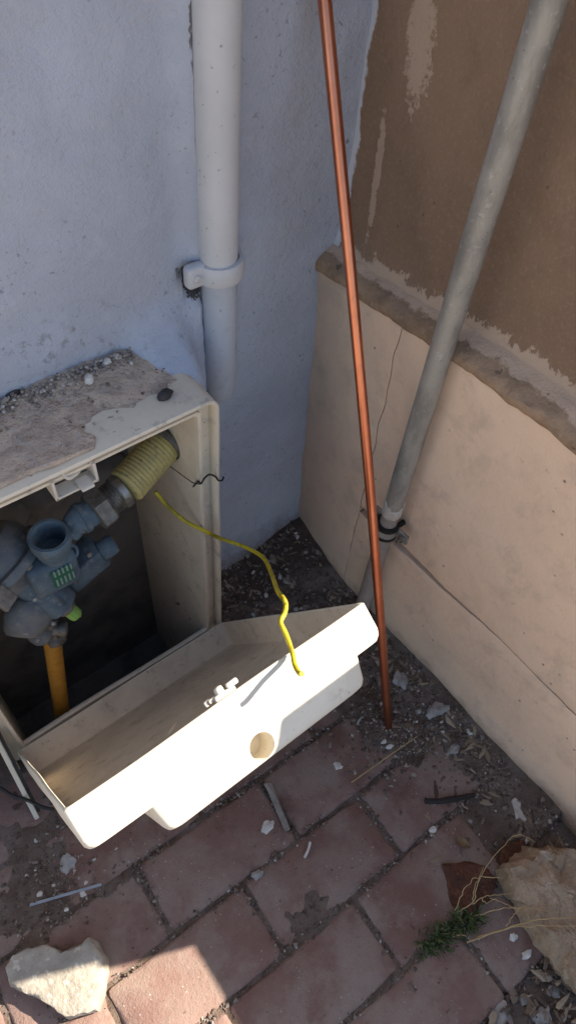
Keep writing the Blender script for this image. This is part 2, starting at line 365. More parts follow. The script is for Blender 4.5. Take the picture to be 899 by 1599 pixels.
class MB:
    def __init__(s): s.v = []; s.f = []
    def add(s, v, f):
        n = len(s.v); s.v += [tuple(p) for p in v]; s.f += [tuple(i + n for i in q) for q in f]; return s
    def obj(s, name, mat, parent=None, **k): return mesh_obj(name, s.v, s.f, mat, parent, **k)
def frame(d):
    d = np.array(d, float); d /= np.linalg.norm(d)
    a = np.array([0, 0, 1.]) if abs(d[2]) < 0.9 else np.array([1., 0, 0])
    e = np.cross(a, d); e /= np.linalg.norm(e); return d, e, np.cross(d, e)
def tube(pts, rad, seg=10, caps=True):
    pts = np.array(pts, float); n = len(pts); rad = np.broadcast_to(np.array(rad, float), (n,))
    t = np.gradient(pts, axis=0); t /= np.linalg.norm(t, axis=1)[:, None]
    _, e, _ = frame(t[0]); v = []; f = []
    for i in range(n):
        e = e - t[i] * (e @ t[i]); e /= np.linalg.norm(e); g = np.cross(t[i], e)
        for k in range(seg):
            a = 2 * math.pi * k / seg; v.append(pts[i] + rad[i] * (math.cos(a) * e + math.sin(a) * g))
    for i in range(n - 1):
        for k in range(seg):
            k2 = (k + 1) % seg; f.append((i * seg + k, i * seg + k2, (i + 1) * seg + k2, (i + 1) * seg + k))
    if caps: f += [tuple(range(seg))[::-1], tuple(range((n - 1) * seg, n * seg))]
    return v, f
def lathe(base, axis, prof, seg=24, close=False):     # prof: (radius, height along axis)
    d, e, g = frame(axis); b = np.array(base, float); v = []; f = []
    for r, h in prof:
        for k in range(seg):
            a = 2 * math.pi * k / seg; v.append(b + d * h + max(r, 1e-5) * (math.cos(a) * e + math.sin(a) * g))
    n = len(prof)
    for i in range(n - 1 if not close else n):
        j = (i + 1) % n
        for k in range(seg):
            k2 = (k + 1) % seg; f.append((i * seg + k, i * seg + k2, j * seg + k2, j * seg + k))
    if not close: f += [tuple(range(seg))[::-1], tuple(range((n - 1) * seg, n * seg))]
    return v, f
def box(c, size, ax=None, bev=0.0, seg=2):
    bm = bmesh.new(); bmesh.ops.create_cube(bm, size=1)
    for p in bm.verts: p.co = Vector((p.co.x * size[0], p.co.y * size[1], p.co.z * size[2]))
    if bev: bmesh.ops.bevel(bm, geom=bm.edges[:], offset=bev, segments=seg, profile=0.5, affect='EDGES')
    bm.verts.index_update(); A = np.eye(3) if ax is None else np.array(ax)
    v = [np.array(c) + A.T @ np.array(p.co) for p in bm.verts]; f = [[p.index for p in q.verts] for q in bm.faces]; bm.free()
    return v, f
def loft(rings, fill0=True, fill1=True, closed=True):
    n = len(rings[0]); v = [p for r in rings for p in r]; f = []
    for i in range(len(rings) - 1):
        for k in range(n if closed else n - 1):
            k2 = (k + 1) % n; f.append((i * n + k, i * n + k2, (i + 1) * n + k2, (i + 1) * n + k))
    if fill0: f.append(tuple(range(n))[::-1])
    if fill1: f.append(tuple(range((len(rings) - 1) * n, len(rings) * n)))
    return v, f
def rrect(x0, x1, y0, y1, r, ns=12, na=5):             # rounded rectangle, edges subdivided
    pts = []
    cs = [(x1 - r, y0 + r, -90), (x1 - r, y1 - r, 0), (x0 + r, y1 - r, 90), (x0 + r, y0 + r, 180)]
    arcs = [[(cx + r * math.cos(math.radians(a + 90 * i / na)), cy + r * math.sin(math.radians(a + 90 * i / na))) for i in range(na + 1)] for cx, cy, a in cs]
    for i in range(4):
        pts += arcs[i]; p, q = arcs[i][-1], arcs[(i + 1) % 4][0]
        for k in range(1, ns): pts.append((p[0] + (q[0] - p[0]) * k / ns, p[1] + (q[1] - p[1]) * k / ns))
    return pts
def nz(x, y, z, s): return mn.noise(Vector((x * s, y * s, z * s)))
def smooth_path(pts, per=6):
    P = np.array(pts, float); P = np.vstack([2 * P[0] - P[1], P, 2 * P[-1] - P[-2]]); out = []
    for i in range(1, len(P) - 2):
        for k in range(per):
            t = k / per; a, b, c, d = P[i - 1:i + 3]
            out.append(0.5 * (2 * b + (c - a) * t + (2 * a - 5 * b + 4 * c - d) * t * t + (3 * b - a - 3 * c + d) * t ** 3))
    out.append(P[-2]); return np.array(out)
def slab_rock(outline, h, z0=-0.004, seed=0, rough=0.006, tilt=(0, 0), dens=3, rings=4, edge=0.86):
    o = np.array(outline, float); n = len(o); r = []
    for i in range(n):
        for k in range(dens): r.append(o[i] + (o[(i + 1) % n] - o[i]) * k / dens)
    r = np.array(r); c = r.mean(0); L = []
    lv = [(0.93, 0.0), (1.0, 0.30), (0.99, 0.72), (edge + 0.07, 0.94)] + [(edge * (1 - k / rings), 1.0) for k in range(rings)]
    for s, q in lv:
        ring = []
        for p in r:
            x, y = c + (p - c) * s; z = z0 + q * (h + tilt[0] * (x - c[0]) + tilt[1] * (y - c[1]))
            w = Vector((x, y, z)); k = 26
            d = mn.noise_vector(w * k + Vector((seed * 7.3, seed, 0))) * rough + mn.noise_vector(w * k * 3.1 + Vector((seed, 0, seed))) * rough * 0.45
            if q == 0: d *= 0.3
            ring.append((x + d.x, y + d.y, z + d.z * (0.9 if q > 0.9 else 0.5)))
        L.append(ring)
    return loft(L)
def pebble(c, size, seed=0, sub=2, rot=0.0, rough=0.28):
    bm = bmesh.new(); bmesh.ops.create_icosphere(bm, subdivisions=sub, radius=1); ca, sa = math.cos(rot), math.sin(rot); v = []
    for p in bm.verts:
        q = p.co * (1 + rough * mn.noise(p.co * 1.3 + Vector((seed * 3.7, seed, 0))) + rough * 0.5 * mn.noise(p.co * 3.3 + Vector((0, seed * 2.1, seed))))
        x, y, z = q.x * size[0], q.y * size[1], q.z * size[2]; v.append((c[0] + x * ca - y * sa, c[1] + x * sa + y * ca, c[2] + z))
    bm.verts.index_update(); f = [[p.index for p in q.verts] for q in bm.faces]; bm.free(); return v, f

# ================================================================== GROUND
g = 60
gxs, gys = (-g, -0.079, 0.436, g), (-g, 0.665, 0.929, g)      # open where the meter box goes down into the ground
tag(mesh_obj('ground', [(x, y, -0.075) for y in gys for x in gxs], [(j * 4 + i, j * 4 + i + 1, j * 4 + i + 5, j * 4 + i + 4) for j in range(3) for i in range(3) if (i, j) != (1, 1)], 'ground', origin=(0, 0, -0.075)), kind='structure')

BA = math.radians(-2.4); ca_, sa_ = math.cos(BA), math.sin(BA); BO = np.array([0.013, 0.192])
def b2w(u, w): return BO + np.array([u * ca_ - w * sa_, u * sa_ + w * ca_])
def w2b(x, y):
    d = np.array([x, y]) - BO; return d[0] * ca_ + d[1] * sa_, -d[0] * sa_ + d[1] * ca_
def soil_h(x, y):
    n = nz(x, y, 0.3, 9) * 0.010 + nz(x, y, 1.7, 32) * 0.006 + nz(x, y, 4.1, 90) * 0.003
    h = -0.0058 + 0.28 * n
    dw = 0.765 - x                                   # from the beige wall
    h += 0.034 * max(0, 1 - dw / (0.115 + 0.05 * nz(x, y, 8, 7))) ** 1.1 if y > -0.12 else 0.0
    dy = 0.79 - y
    h += 0.040 * max(0, 1 - dy / (0.21 + 0.06 * nz(x, y, 3, 6))) if x > 0.38 else 0.012 * max(0, 1 - dy / 0.3)
    r = math.hypot((x - 0.635) / 1.25, y - 0.245); h += 0.021 * max(0, 1 - r / (0.135 + 0.05 * nz(x, y, 5, 14)))
    r = math.hypot((x + 0.13), y - 0.43); h += 0.0125 * max(0, 1 - r / (0.15 + 0.09 * nz(x, y, 2, 14)))
    if w2b(x, y)[1] < -0.425 and x > 0.1: h -= 0.012
    return h + n * 0.35
nx, ny = 190, 215; xs = np.linspace(-0.75, 0.80, nx); ys = np.linspace(-0.95, 0.80, ny)
sv = [(x, y, soil_h(x, y)) for y in ys for x in xs]
sf = [(j * nx + i, j * nx + i + 1, (j + 1) * nx + i + 1, (j + 1) * nx + i) for j in range(ny - 1) for i in range(nx - 1) if not (-0.076 < xs[i] < 0.425 and ys[j] > 0.648)]
tag(mesh_obj('soil', sv, sf, 'soil', smooth=True), kind='structure')

# pavers: sand bed (structure) that carries every brick as a child
pave = mesh_obj('pavement', [(-0.78, -1.0, -0.060), (0.78, -1.0, -0.060), (0.78, 0.655, -0.060), (-0.78, 0.655, -0.060)], [(0, 1, 2, 3)], 'soil', origin=(0, 0, -0.060))
tag(pave, kind='structure')
PL, PW = 0.288, 0.1425
def brick_mesh(seed, L):
    rings = []; th = 0.055
    hx, hy = L / 2 - 0.0022, PW / 2 - 0.0022
    for inset, z in ((0.0, -th), (0.0, -0.0075), (0.0024, -0.003), (0.0085, 0.0)):
        r = rrect(-hx + inset, hx - inset, -hy + inset, hy - inset, 0.008, 8, 2)
        ring = []
        for i, (x, y) in enumerate(r):
            k = 0.0042 if z > -0.005 else 0.0025
            d = mn.noise_vector(Vector((x * 42 + seed * 9.1, y * 42, z * 20))) * k
            d += mn.noise_vector(Vector((x * 13 + seed * 5.1, y * 13, 3))) * k * 0.6
            ring.append((x + d.x, y + d.y, min(z + d.z * 0.5, 0.001)))
        rings.append(ring)
    inner = [(x * 0.55, y * 0.45, 0.0004 + 0.0016 * nz(x, y, seed, 14)) for x, y, _ in rings[-1]]
    rings.append(inner)
    return loft(rings)
protos = {}
def brick(u0, u1, w0, seed):
    key = (seed % 5, round(u1 - u0, 3))
    if key not in protos:
        v, f = brick_mesh(key[0], u1 - u0)
        ob = mesh_obj('paving_brick', v, f, 'brick', pave, smooth=True, origin=(0, 0, 0), angle=38); protos[key] = ob.data
    else:
        ob = bpy.data.objects.new('paving_brick', protos[key]); C.objects.link(ob); ob.parent = pave
    p = b2w((u0 + u1) / 2, w0 + PW / 2)
    ob.location = Vector((p[0] * U, p[1] * U, (0.060 + random.uniform(-0.003, 0.002)) * U))
    ob.rotation_euler = (random.gauss(0, 0.008), random.gauss(0, 0.006), BA + random.gauss(0, 0.010))
# row index -> joint phase; row 0 lies between w=0 and PW
phase = {0: 0.0, 1: 0.155, 2: 0.005, 3: 0.15, -1: 0.152, -2: 0.022, -3: 0.155, -4: 0.01, -5: 0.15, -6: 0.0}
for row in range(-6, 4):
    w0 = row * 0.1445; k = -4
    while True:
        u0 = phase[row] - 0.288 * 1 + k * 0.2905; u1 = u0 + PL; k += 1
        x0, y0 = b2w(u0, w0 + PW / 2)
        if x0 > 0.72: break
        if x0 < -0.85: continue
        if row == 3 and -0.36 < x0 < 0.44: continue
        lim = 0.752 - (x0 - u0)
        if row == -2: lim = min(lim, 0.60)
        if row == -3: lim = min(lim, 0.565)
        if row < -3: lim = min(lim, 0.158 if row % 2 else 0.02)
        u1 = min(u1, lim)
        if u1 - u0 < 0.06: break
        brick(u0, u1, w0, random.randrange(1000))

# ================================================================== WHITE WALL
WY = 0.783
ww_v = []; ww_f = []; ids = {}
zx = np.arange(-0.40, 0.8001, 0.0105); zz = np.arange(-0.06, 1.42, 0.0105)
HOLE = on(297, 437, 1, WY)                               # broken plaster round the pipe bracket
def wall_y(x, z):
    d = nz(x, 0, z, 4) * 0.008 + nz(x, 3, z, 16) * 0.0028 + nz(x, 5, z, 55) * 0.0016
    # plaster swept up against the pipe, left side
    d += 0.018 * math.exp(-((x - 0.492) / 0.014) ** 2) * (1 if z > 0.66 else max(0, 1 - (0.66 - z) / 0.05))
    r = math.hypot((x - HOLE[0] - 0.005) / 0.022, (z - HOLE[2]) / 0.034) + 0.55 * nz(x, 1, z, 60)
    d -= 0.024 * max(0, min(1, (1.05 - r) * 3))
    # plaster flared out to meet the top corner of the meter box
    fx = min(max((x - 0.352) / 0.045, 0), 1) * min(max((0.492 - x) / 0.050, 0), 1); fx = fx * fx * (3 - 2 * fx)
    fz = min(max((0.872 - z) / 0.11, 0), 1) ** 1.7 if z > 0.70 else max(0, 1 - (0.70 - z) / 0.03)
    d += fx * fz * (0.088 + 0.010 * nz(x, 2, z, 30)) 
    # swept skirt at the foot
    d += 0.010 * max(0, 1 - z / 0.10)
    return WY - d
for j, z in enumerate(zz):
    for i, x in enumerate(zx): ww_v.append((x, wall_y(x, z), z))
n = len(zx)
for j in range(len(zz) - 1):
    for i in range(n - 1):
        cx, cz = (zx[i] + zx[i + 1]) / 2, (zz[j] + zz[j + 1]) / 2
        if -0.060 < cx < 0.425 and cz < 0.755: continue
        ww_f.append((j * n + i, j * n + i + 1, (j + 1) * n + i + 1, (j + 1) * n + i))
wm = MB(); wm.add(ww_v, ww_f)
T = 1.05
def quad(a, b, c, d): wm.add([a, b, c, d], [(0, 1, 2, 3)])
X0, X1, Z1, ZT = zx[0], zx[-1], zz[-1], 3.4
# plain continuation of the same wall beyond the detailed zone
wm.add(*box(((-3.0 + X0) / 2, (WY + T) / 2 + 0.001, ZT / 2 - 0.05), (X0 + 3.0, T - WY, ZT)))
wm.add(*box(((X0 + 1.0) / 2 + 0.001, (WY + T) / 2 + 0.001, (Z1 + ZT - 0.1) / 2), (1.0 - X0 - 0.004, T - WY, ZT - 0.1 - Z1)))
white = tag(wm.obj('white_wall', 'white_wall', smooth=True, angle=50), 'white rough plastered wall behind the meter box and drainpipe', 'wall')

# ================================================================== BEIGE WALL
bw = thing('beige_wall', 'beige rendered wall with brown paint above a rough mortar ledge', 'wall', (0.80, 0.32, 0))
DX = 0.752
def face_x(y, z):   # dado face: leans and bellies a little
    return DX + 0.012 * (1 - z / 0.8) + 0.020 * max(0, (y - 0.60) / 0.2) * (1 - z / 0.8) - 0.004 * nz(y, z, 0, 5) - 0.0016 * nz(y, z, 3, 22) - 0.0006 * nz(y, z, 7, 70)
def panel(y0, y1, z0, z1, wob0=0.0, wob1=0.0):
    ny_, nz_ = max(3, int((y1 - y0) / 0.014)), max(3, int((z1 - z0) / 0.014)); rows = []
    for j in range(nz_ + 1):
        z = z0 + (z1 - z0) * j / nz_; row = []
        for i in range(ny_ + 1):
            y = y0 + (y1 - y0) * i / ny_
            if i == 0: y += wob0 * nz(z, 0, 1, 18)
            if i == ny_: y += wob1 * nz(z, 0, 1, 18)
            e = 0.0013 if (i in (0, ny_) and 0 < j < nz_) else 0.0022 if j in (0, nz_) else 0
            if j in (0, nz_): z += 0.0022 * nz(y, z0, 2, 9)
            row.append((face_x(y, z) + e, y, z))
        rows.append(row)
    v, f = loft(rows, False, False, False); m = len(v); per = []
    k = ny_ + 1
    loop = list(range(k)) + [j * k + ny_ for j in range(1, nz_ + 1)] + [nz_ * k + i for i in range(ny_ - 1, -1, -1)] + [j * k for j in range(nz_ - 1, 0, -1)]
    back = [(v[i][0] + 0.05, v[i][1], v[i][2]) for i in loop]; v += back; L = len(loop)
    for a in range(L): b = (a + 1) % L; f.append((loop[a], loop[b], m + b, m + a))
    f.append(tuple(range(m, m + L)))
    return mesh_obj('wall_panel', v, f, 'panel', bw, smooth=True, angle=35)
panel(0.5785, 0.800, -0.05, 0.812, wob0=0.006)
panel(-0.180, 0.5765, 0.3325, 0.828, wob1=0.006)
panel(-0.180, 0.5765, -0.05, 0.3300)
# core behind the panels, and the lower garden-wall step further on
v, f = box((0.885, 0.3125, 0.365), (0.16, 0.981, 0.880)); mesh_obj('wall_core', v, f, 'panel', bw)
v, f = box((0.862, -1.686, 0.306), (0.20, 3.006, 0.724), bev=0.006); mesh_obj('low_wall', v, f, 'panel', bw)
v, f = box((0.862, -0.077, 0.893), (0.196, 0.200, 0.214), bev=0.006); mesh_obj('shade_pier', v, f, 'panel', bw)  # unseen pier, added to shade the ground left of the lid
# upper wall
YE = 0.165; rows = []
nyu, nzu = 46, 60
for j in range(nzu + 1):
    z = 0.842 + (1.42 - 0.842) * j / nzu
    rows.append([(0.790 - 0.006 * nz(y, z, 2, 5) - 0.0022 * nz(y, z, 5, 22) - 0.0008 * nz(y, z, 8, 70) - 0.010 * max(0, (0.885 - z) / 0.04) ** 1.5, y, z) for y in np.linspace(YE, 0.80, nyu + 1)])
um = MB(); um.add(*loft(rows, False, False, False))
um.add([(0.79, YE, 0.862), (0.99, YE, 0.862), (0.99, YE, 1.42), (0.79, YE, 1.42)], [(0, 1, 2, 3)])
um.add(*box((0.891, (YE + 0.80) / 2, (1.42 + 1.90) / 2), (0.20, 0.80 - YE, 1.90 - 1.42)))
um.add(*box((0.900, (YE + 0.80) / 2, 1.10), (0.18, 0.80 - YE - 0.004, 0.636)))
um.obj('upper_wall', 'brown', bw, smooth=True, angle=50)
# mortar ledge
rows = []
prof = [(0.81, 0.880, 0), (0.795, 0.870, 0.4), (0.784, 0.864, 0.8), (0.772, 0.859, 0.9), (0.761, 0.853, 1.0), (0.752, 0.847, 1.0), (0.7465, 0.840, 1.0), (0.745, 0.833, 1.0), (0.7465, 0.827, 1.0), (0.751, 0.8225, 0.8), (0.768, 0.821, 0)]
for y in np.linspace(YE, 0.80, 90):
    row = []
    dz = -0.024 * max(0, (y - 0.40) / 0.40) + 0.004 * nz(y, 0, 0, 7)
    for i, (x, z, k) in enumerate(prof):
        if i >= 7: zz_ = z + dz + 0.007 * k * nz(y, i * 0.35, 0, 24)
        else: zz_ = z + dz + 0.006 * k * nz(y, i * 0.5, 9, 26)
        row.append((x - k * (0.005 * nz(y, z, 4, 16) + 0.004 * nz(y, z, 6, 48)), y, zz_))
    rows.append(row)
v, f = loft(rows, False, False, False)
k = len(prof); f.append(tuple(range(k)))
mesh_obj('mortar_ledge', v, f, 'ledge', bw, smooth=True, angle=60)

# ================================================================== DRAINPIPE
PX, PY = 0.522, 0.760
dp = thing('drainpipe', 'white plastic drainpipe strapped to the white wall', 'pipe', (PX, PY, 0.6))
zc = 0.912
v, f = lathe((PX - 0.002, PY - 0.002, zc - 0.004), (0.004, 0, 1), [(0.0265, 0), (0.0290, 0.0), (0.0290, 0.35), (0.0290, 2.3), (0.026, 2.3)], 40); mesh_obj('upper_pipe', v, f, 'pvc', dp, smooth=True, angle=40)
v, f = lathe((PX + 0.004, PY + 0.004, 0.655), (0, 0, 1), [(0.006, -0.02), (0.020, -0.016), (0.0262, 0.0), (0.0272, 0.03), (0.0274, 0.12), (0.0276, zc - 0.655)], 36); mesh_obj('lower_pipe', v, f, 'pvc_low', dp, smooth=True, angle=40)
# bracket: half-hoop strap with a screwed lug on the left
rows = []
for i in range(25):
    a = math.radians(175 + 190 * i / 24)
    rr = []
    for dr, dz in ((0.001, -0.017), (0.007, -0.0165), (0.009, -0.011), (0.009, 0.008), (0.007, 0.0135), (0.001, 0.014)):
        rr.append((PX + (0.0295 + dr) * math.cos(a), PY + (0.0295 + dr) * math.sin(a), zc - 0.010 + dz + 0.004 * (i / 24)))
    rows.append(rr)
v, f = loft(rows, True, True, True); br = mesh_obj('bracket', v, f, 'pvc', dp, smooth=True, angle=45)
v, f = box((PX - 0.043, PY - 0.002, zc - 0.010), (0.034, 0.020, 0.036), bev=0.007, seg=3)
mesh_obj('bracket_lug', v, f, 'pvc', br, smooth=True, angle=60)
v, f = lathe((PX - 0.046, PY - 0.0115, zc - 0.010), (0, -1, 0), [(0.006, 0), (0.006, 0.0025), (0.0045, 0.0035), (0.0, 0.0036)], 16); mesh_obj('screw', v, f, 'pvc', br, smooth=True, angle=40)
v, f = box((PX + 0.034, PY + 0.004, zc - 0.006), (0.016, 0.026, 0.028), bev=0.005); mesh_obj('bracket_lug', v, f, 'pvc', br, smooth=True, angle=60)

# ================================================================== COPPER ROD
r0 = np.array([0.600, 0.218, -0.03]); r1 = np.array([0.672, 0.757, 1.245]); ps = []
for i in range(40):
    t = i / 39 * 1.06; p = r0 + (r1 - r0) * t; p[0] += 0.006 * math.sin(math.pi * min(t, 1)); ps.append(p)
v, f = tube(ps, [0.0088] * 40, 16)
tag(mesh_obj('copper_rod', v, f, 'copper', smooth=True, angle=50), 'long copper earthing rod leaning into the corner from the paving', 'rod')

# ================================================================== GALVANISED PIPE
GXx, GYy = 0.7215, 0.4715
gp = thing('steel_pipe', 'grey galvanised steel pipe standing upright against the beige wall', 'pipe', (GXx, GYy, 0))
v, f = lathe((GXx, GYy, 0.462), (0, 0, 1), [(0.0158, 0), (0.0182, 0.0), (0.0184, 0.10), (0.0182, 0.4), (0.0184, 0.9), (0.0182, 1.9), (0.0160, 1.9)], 32)
mesh_obj('upper_tube', v, f, 'galv', gp, smooth=True, angle=40)
v, f = lathe((GXx, GYy, -0.03), (0, 0, 1), [(0.0150, 0), (0.0168, 0.0), (0.0168, 0.25), (0.0168, 0.495)], 28); mesh_obj('lower_tube', v, f, 'galv_low', gp, smooth=True, angle=40)
# torn pale collar where the upper tube ends
rows = []
for i in range(19):
    a = math.radians(140 + 190 * i / 18); jag = 0.010 * (0.5 + nz(i * 0.31, 2, 0, 1)) ; top = 0.012 + 0.012 * abs(math.sin(i * 0.9))
    rows.append([(GXx + r * math.cos(a), GYy + r * math.sin(a), 0.466 + z) for r, z in ((0.0182, -0.013 - jag * 0.5), (0.0200, -0.010 - jag * 0.4), (0.0200, top * (0.4 + 0.9 * (abs(i - 9) / 9))), (0.0182, top * (0.4 + 0.9 * (abs(i - 9) / 9)) + 0.002))])
v, f = loft(rows, True, True, True); mesh_obj('flaked_collar', v, f, 'flake', gp, smooth=True, angle=40)
cz_ = 0.405
cl = None
def hoop(r0_, r1_, z0, z1, a0, a1, name, mat, parent):
    rows = []
    for i in range(23):
        a = math.radians(a0 + (a1 - a0) * i / 22)
        rows.append([(GXx + r * math.cos(a), GYy + r * math.sin(a), z) for r, z in ((r0_, z0), (r1_, z0), (r1_, z1), (r0_, z1))])
    v, f = loft(rows, True, True, True); return mesh_obj(name, v, f, mat, parent, smooth=True, angle=40)
cl = hoop(0.0205, 0.0230, cz_ - 0.013, cz_ + 0.013, 75, 285, 'pipe_clamp', 'galv', gp)
hoop(0.0170, 0.0245, cz_ + 0.009, cz_ + 0.018, 70, 290, 'rubber_liner', 'black', cl); hoop(0.0170, 0.0245, cz_ - 0.018, cz_ - 0.0105, 70, 290, 'rubber_liner', 'black', cl)
v, f = box((GXx + 0.010, GYy - 0.034, cz_), (0.006, 0.030, 0.026), bev=0.0015); mesh_obj('clamp_lug', v, f, 'galv', cl)
v, f = box((GXx + 0.010, GYy + 0.032, cz_ + 0.004), (0.006, 0.026, 0.026), bev=0.0015); mesh_obj('clamp_lug', v, f, 'galv', cl)
for s in (-1, 1):
    v, f = lathe((GXx + 0.006, GYy + s * 0.037, cz_), (-1, 0, 0), [(0.0085, 0), (0.0085, 0.006), (0.0045, 0.0062), (0.0045, 0.014), (0.0035, 0.015)], 6 if s < 0 else 6); mesh_obj('bolt', v, f, 'bright_metal', cl)
v, f = lathe((GXx + 0.013, GYy - 0.010, cz_), (1, 0, 0), [(0.006, 0), (0.006, 0.06)], 10); mesh_obj('wall_plug', v, f, 'black', cl)

# ================================================================== METER BOX
gb = thing('meter_box', 'cream plastic gas meter box set in the wall with its lid swung open', 'meter box', (0.18, 0.70, 0))
BX0, BX1, BZ0, BZ1, BY = -0.080, 0.437, -0.035, 0.777, 0.638; PIT = -0.42
def ring(ix, ib, y, r, it=None):
    it = ix if it is None else it; out = []
    for x, z in rrect(BX0 + ix, BX1 - ix, (BZ0 if ib > -5 else PIT - 9.9) + ib + (9.9 if ib < -5 else 0), BZ1 - it, r, 14, 6):
        out.append((x + 0.002 * nz(x, z, 1, 5), y + 0.003 * nz(x, z, 0, 4), z + 0.0045 * nz(x, z, 3, 4.5)))
    return out
rings = [ring(0, -9.90, 0.93, 0.024), ring(0, -9.90, 0.668, 0.024), ring(0, 0, 0.664, 0.024), ring(0.0004, 0.0004, BY + 0.0015, 0.024), ring(0.0025, 0.002, BY, 0.022), ring(0.0055, 0.006, BY, 0.020), ring(0.007, 0.007, BY + 0.002, 0.018),
         ring(0.008, 0.012, BY + 0.020, 0.016, 0.009), ring(0.0305, 0.100, BY + 0.020, 0.008, 0.016), ring(0.0310, 0.100, BY + 0.006, 0.008, 0.017), ring(0.0370, 0.109, BY + 0.006, 0.008, 0.022), ring(0.0378, 0.110, BY + 0.012, 0.008, 0.023), ring(0.0382, -9.98, BY + 0.016, 0.008, 0.0235), ring(0.0385, -9.98, 0.925, 0.008, 0.024)]
v, f = loft(rings, False, False, True)
n = len(rings[0]); L = len(rings) - 1
f += [(k, (k + 1) % n, L * n + (k + 1) % n, L * n + k) for k in range(n)]
mesh_obj('box_body', v, f, 'box', gb, smooth=True, angle=45)
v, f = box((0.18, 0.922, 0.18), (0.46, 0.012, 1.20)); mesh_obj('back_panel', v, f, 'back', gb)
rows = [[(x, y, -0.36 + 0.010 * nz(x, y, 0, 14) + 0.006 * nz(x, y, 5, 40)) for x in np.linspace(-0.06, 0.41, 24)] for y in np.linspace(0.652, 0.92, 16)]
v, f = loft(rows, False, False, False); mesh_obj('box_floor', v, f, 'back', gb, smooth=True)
# rubble lumps fixed at the back (bedding mortar)
for q, sz in (((60, 770), (0.06, 0.03, 0.05)), ((165, 740), (0.05, 0.03, 0.04)), ((15, 800), (0.05, 0.03, 0.05))):
    p = on(*q, 1, 0.905); v, f = pebble(p, sz, q[0], 3); mesh_obj('mortar_lump', v, f, 'back', gb, smooth=True)
# bent side strip at the left foot of the box
p0, p1 = on(-3, 1158, 1, 0.640), gx(55, 1271, 0.004); d = (p1 - p0) / np.linalg.norm(p1 - p0)
e = np.array([1., 0, 0]); e -= d * (e @ d); e /= np.linalg.norm(e); g3 = np.cross(d, e)
v, f = box((p0 + p1) / 2 - d * 0.02, (0.009, 0.012, np.linalg.norm(p1 - p0) + 0.06), np.array([e, g3, d]), bev=0.0015); mesh_obj('side_strip', v, f, 'box', gb)
v, f = box((p0 + p1) / 2 - d * 0.02 + e * 0.0085 + np.array([0, .008, 0]), (0.006, 0.010, np.linalg.norm(p1 - p0) + 0.05), np.array([e, g3, d])); mesh_obj('dark_gap_strip', v, f, 'black', gb)  # black strip standing in for the dark gap beside the side strip
# catch under the top edge: open pocket with a tongue
ct = on(113, 738, 1, BY + 0.004); cx, cz = ct[0], 0.757
cm = MB()
cm.add(*box((cx, BY + 0.012, cz + 0.002), (0.066, 0.005, 0.012), bev=0.001)); cm.add(*box((cx, BY + 0.029, cz - 0.012), (0.066, 0.004, 0.036), bev=0.001))
for s in (-1, 1): cm.add(*box((cx + s * 0.031, BY + 0.014, cz - 0.013), (0.0045, 0.032, 0.038), bev=0.001))
cm.add(*box((cx, BY + 0.010, cz - 0.029), (0.066, 0.024, 0.0045), bev=0.001))
ca = cm.obj('catch', 'clip', gb)
v, f = box((cx + 0.012, BY + 0.000, cz - 0.024), (0.020, 0.026, 0.005), bev=0.002); mesh_obj('tongue', v, f, 'clip', ca)
v, f = tube(smooth_path([(cx - 0.012, BY + 0.014, cz + 0.006), (cx - 0.008, BY + 0.004, cz - 0.004), (cx + 0.004, BY + 0.006, cz - 0.006), (cx + 0.012, BY + 0.012, cz - 0.010)], 5), 0.0028, 8); mesh_obj('spring', v, f, 'clip', ca, smooth=True)

# ---- lid, hinged at the foot and fallen forward
LA = np.array([-0.060, 0.638, 0.077]); TL = np.array([-0.0260, 0.305, 0.600]); LV = TL - LA; LVu = LV / np.linalg.norm(LV); LH = np.linalg.norm(LV)
th = math.radians(32.5); LO = np.array([0, -math.cos(th), -math.sin(th)])
def lp(x, s, o):   # x across, s down from the rim edge (survey units), o outwards
    return TL + np.array([x, 0, 0]) - LVu * s + LO * o
LW, LD = 0.495, 0.0635
def lring(i, o, r, it=None):
    out = []
    for x, s in rrect(i, LW - i, i if it is None else it, LH - i, r, 16, 6):
        w = 0.0022 * nz(x, s, 0, 5)
        out.append(lp(x + w, s, o + w))
    return out
rings = [lring(0.016, LD - 0.006, 0.010), lring(0.0085, LD - 0.009, 0.010), lring(0.0062, LD - 0.018, 0.010), lring(0.0055, 0.002, 0.008), lring(0.0045, 0.0, 0.008), lring(0.0015, 0.0, 0.007), lring(0.0, 0.0015, 0.006),
         lring(-0.0005, LD - 0.018, 0.009), lring(0.0005, LD - 0.009, 0.012), lring(0.004, LD - 0.0025, 0.014), lring(0.011, LD, 0.016)]
v, f = loft(rings, True, True, True)
lid = mesh_obj('lid', v, f, 'lid', gb, smooth=True, angle=50)
lid.data.materials.append(MT['lid_soiled'])
nr_ = len(rings[0])
for p_ in lid.data.polygons:
    if max(p_.vertices) < nr_ * 4: p_.material_index = 1
def baked_difference(ob, cutter):
    md = ob.modifiers.new('cut', 'BOOLEAN'); md.operation = 'DIFFERENCE'; md.object = cutter; md.solver = 'EXACT'
    bpy.context.view_layer.update(); dg = bpy.context.evaluated_depsgraph_get()
    me = bpy.data.meshes.new_from_object(ob.evaluated_get(dg)); ob.modifiers.clear(); ob.data = me
    bpy.data.objects.remove(cutter)
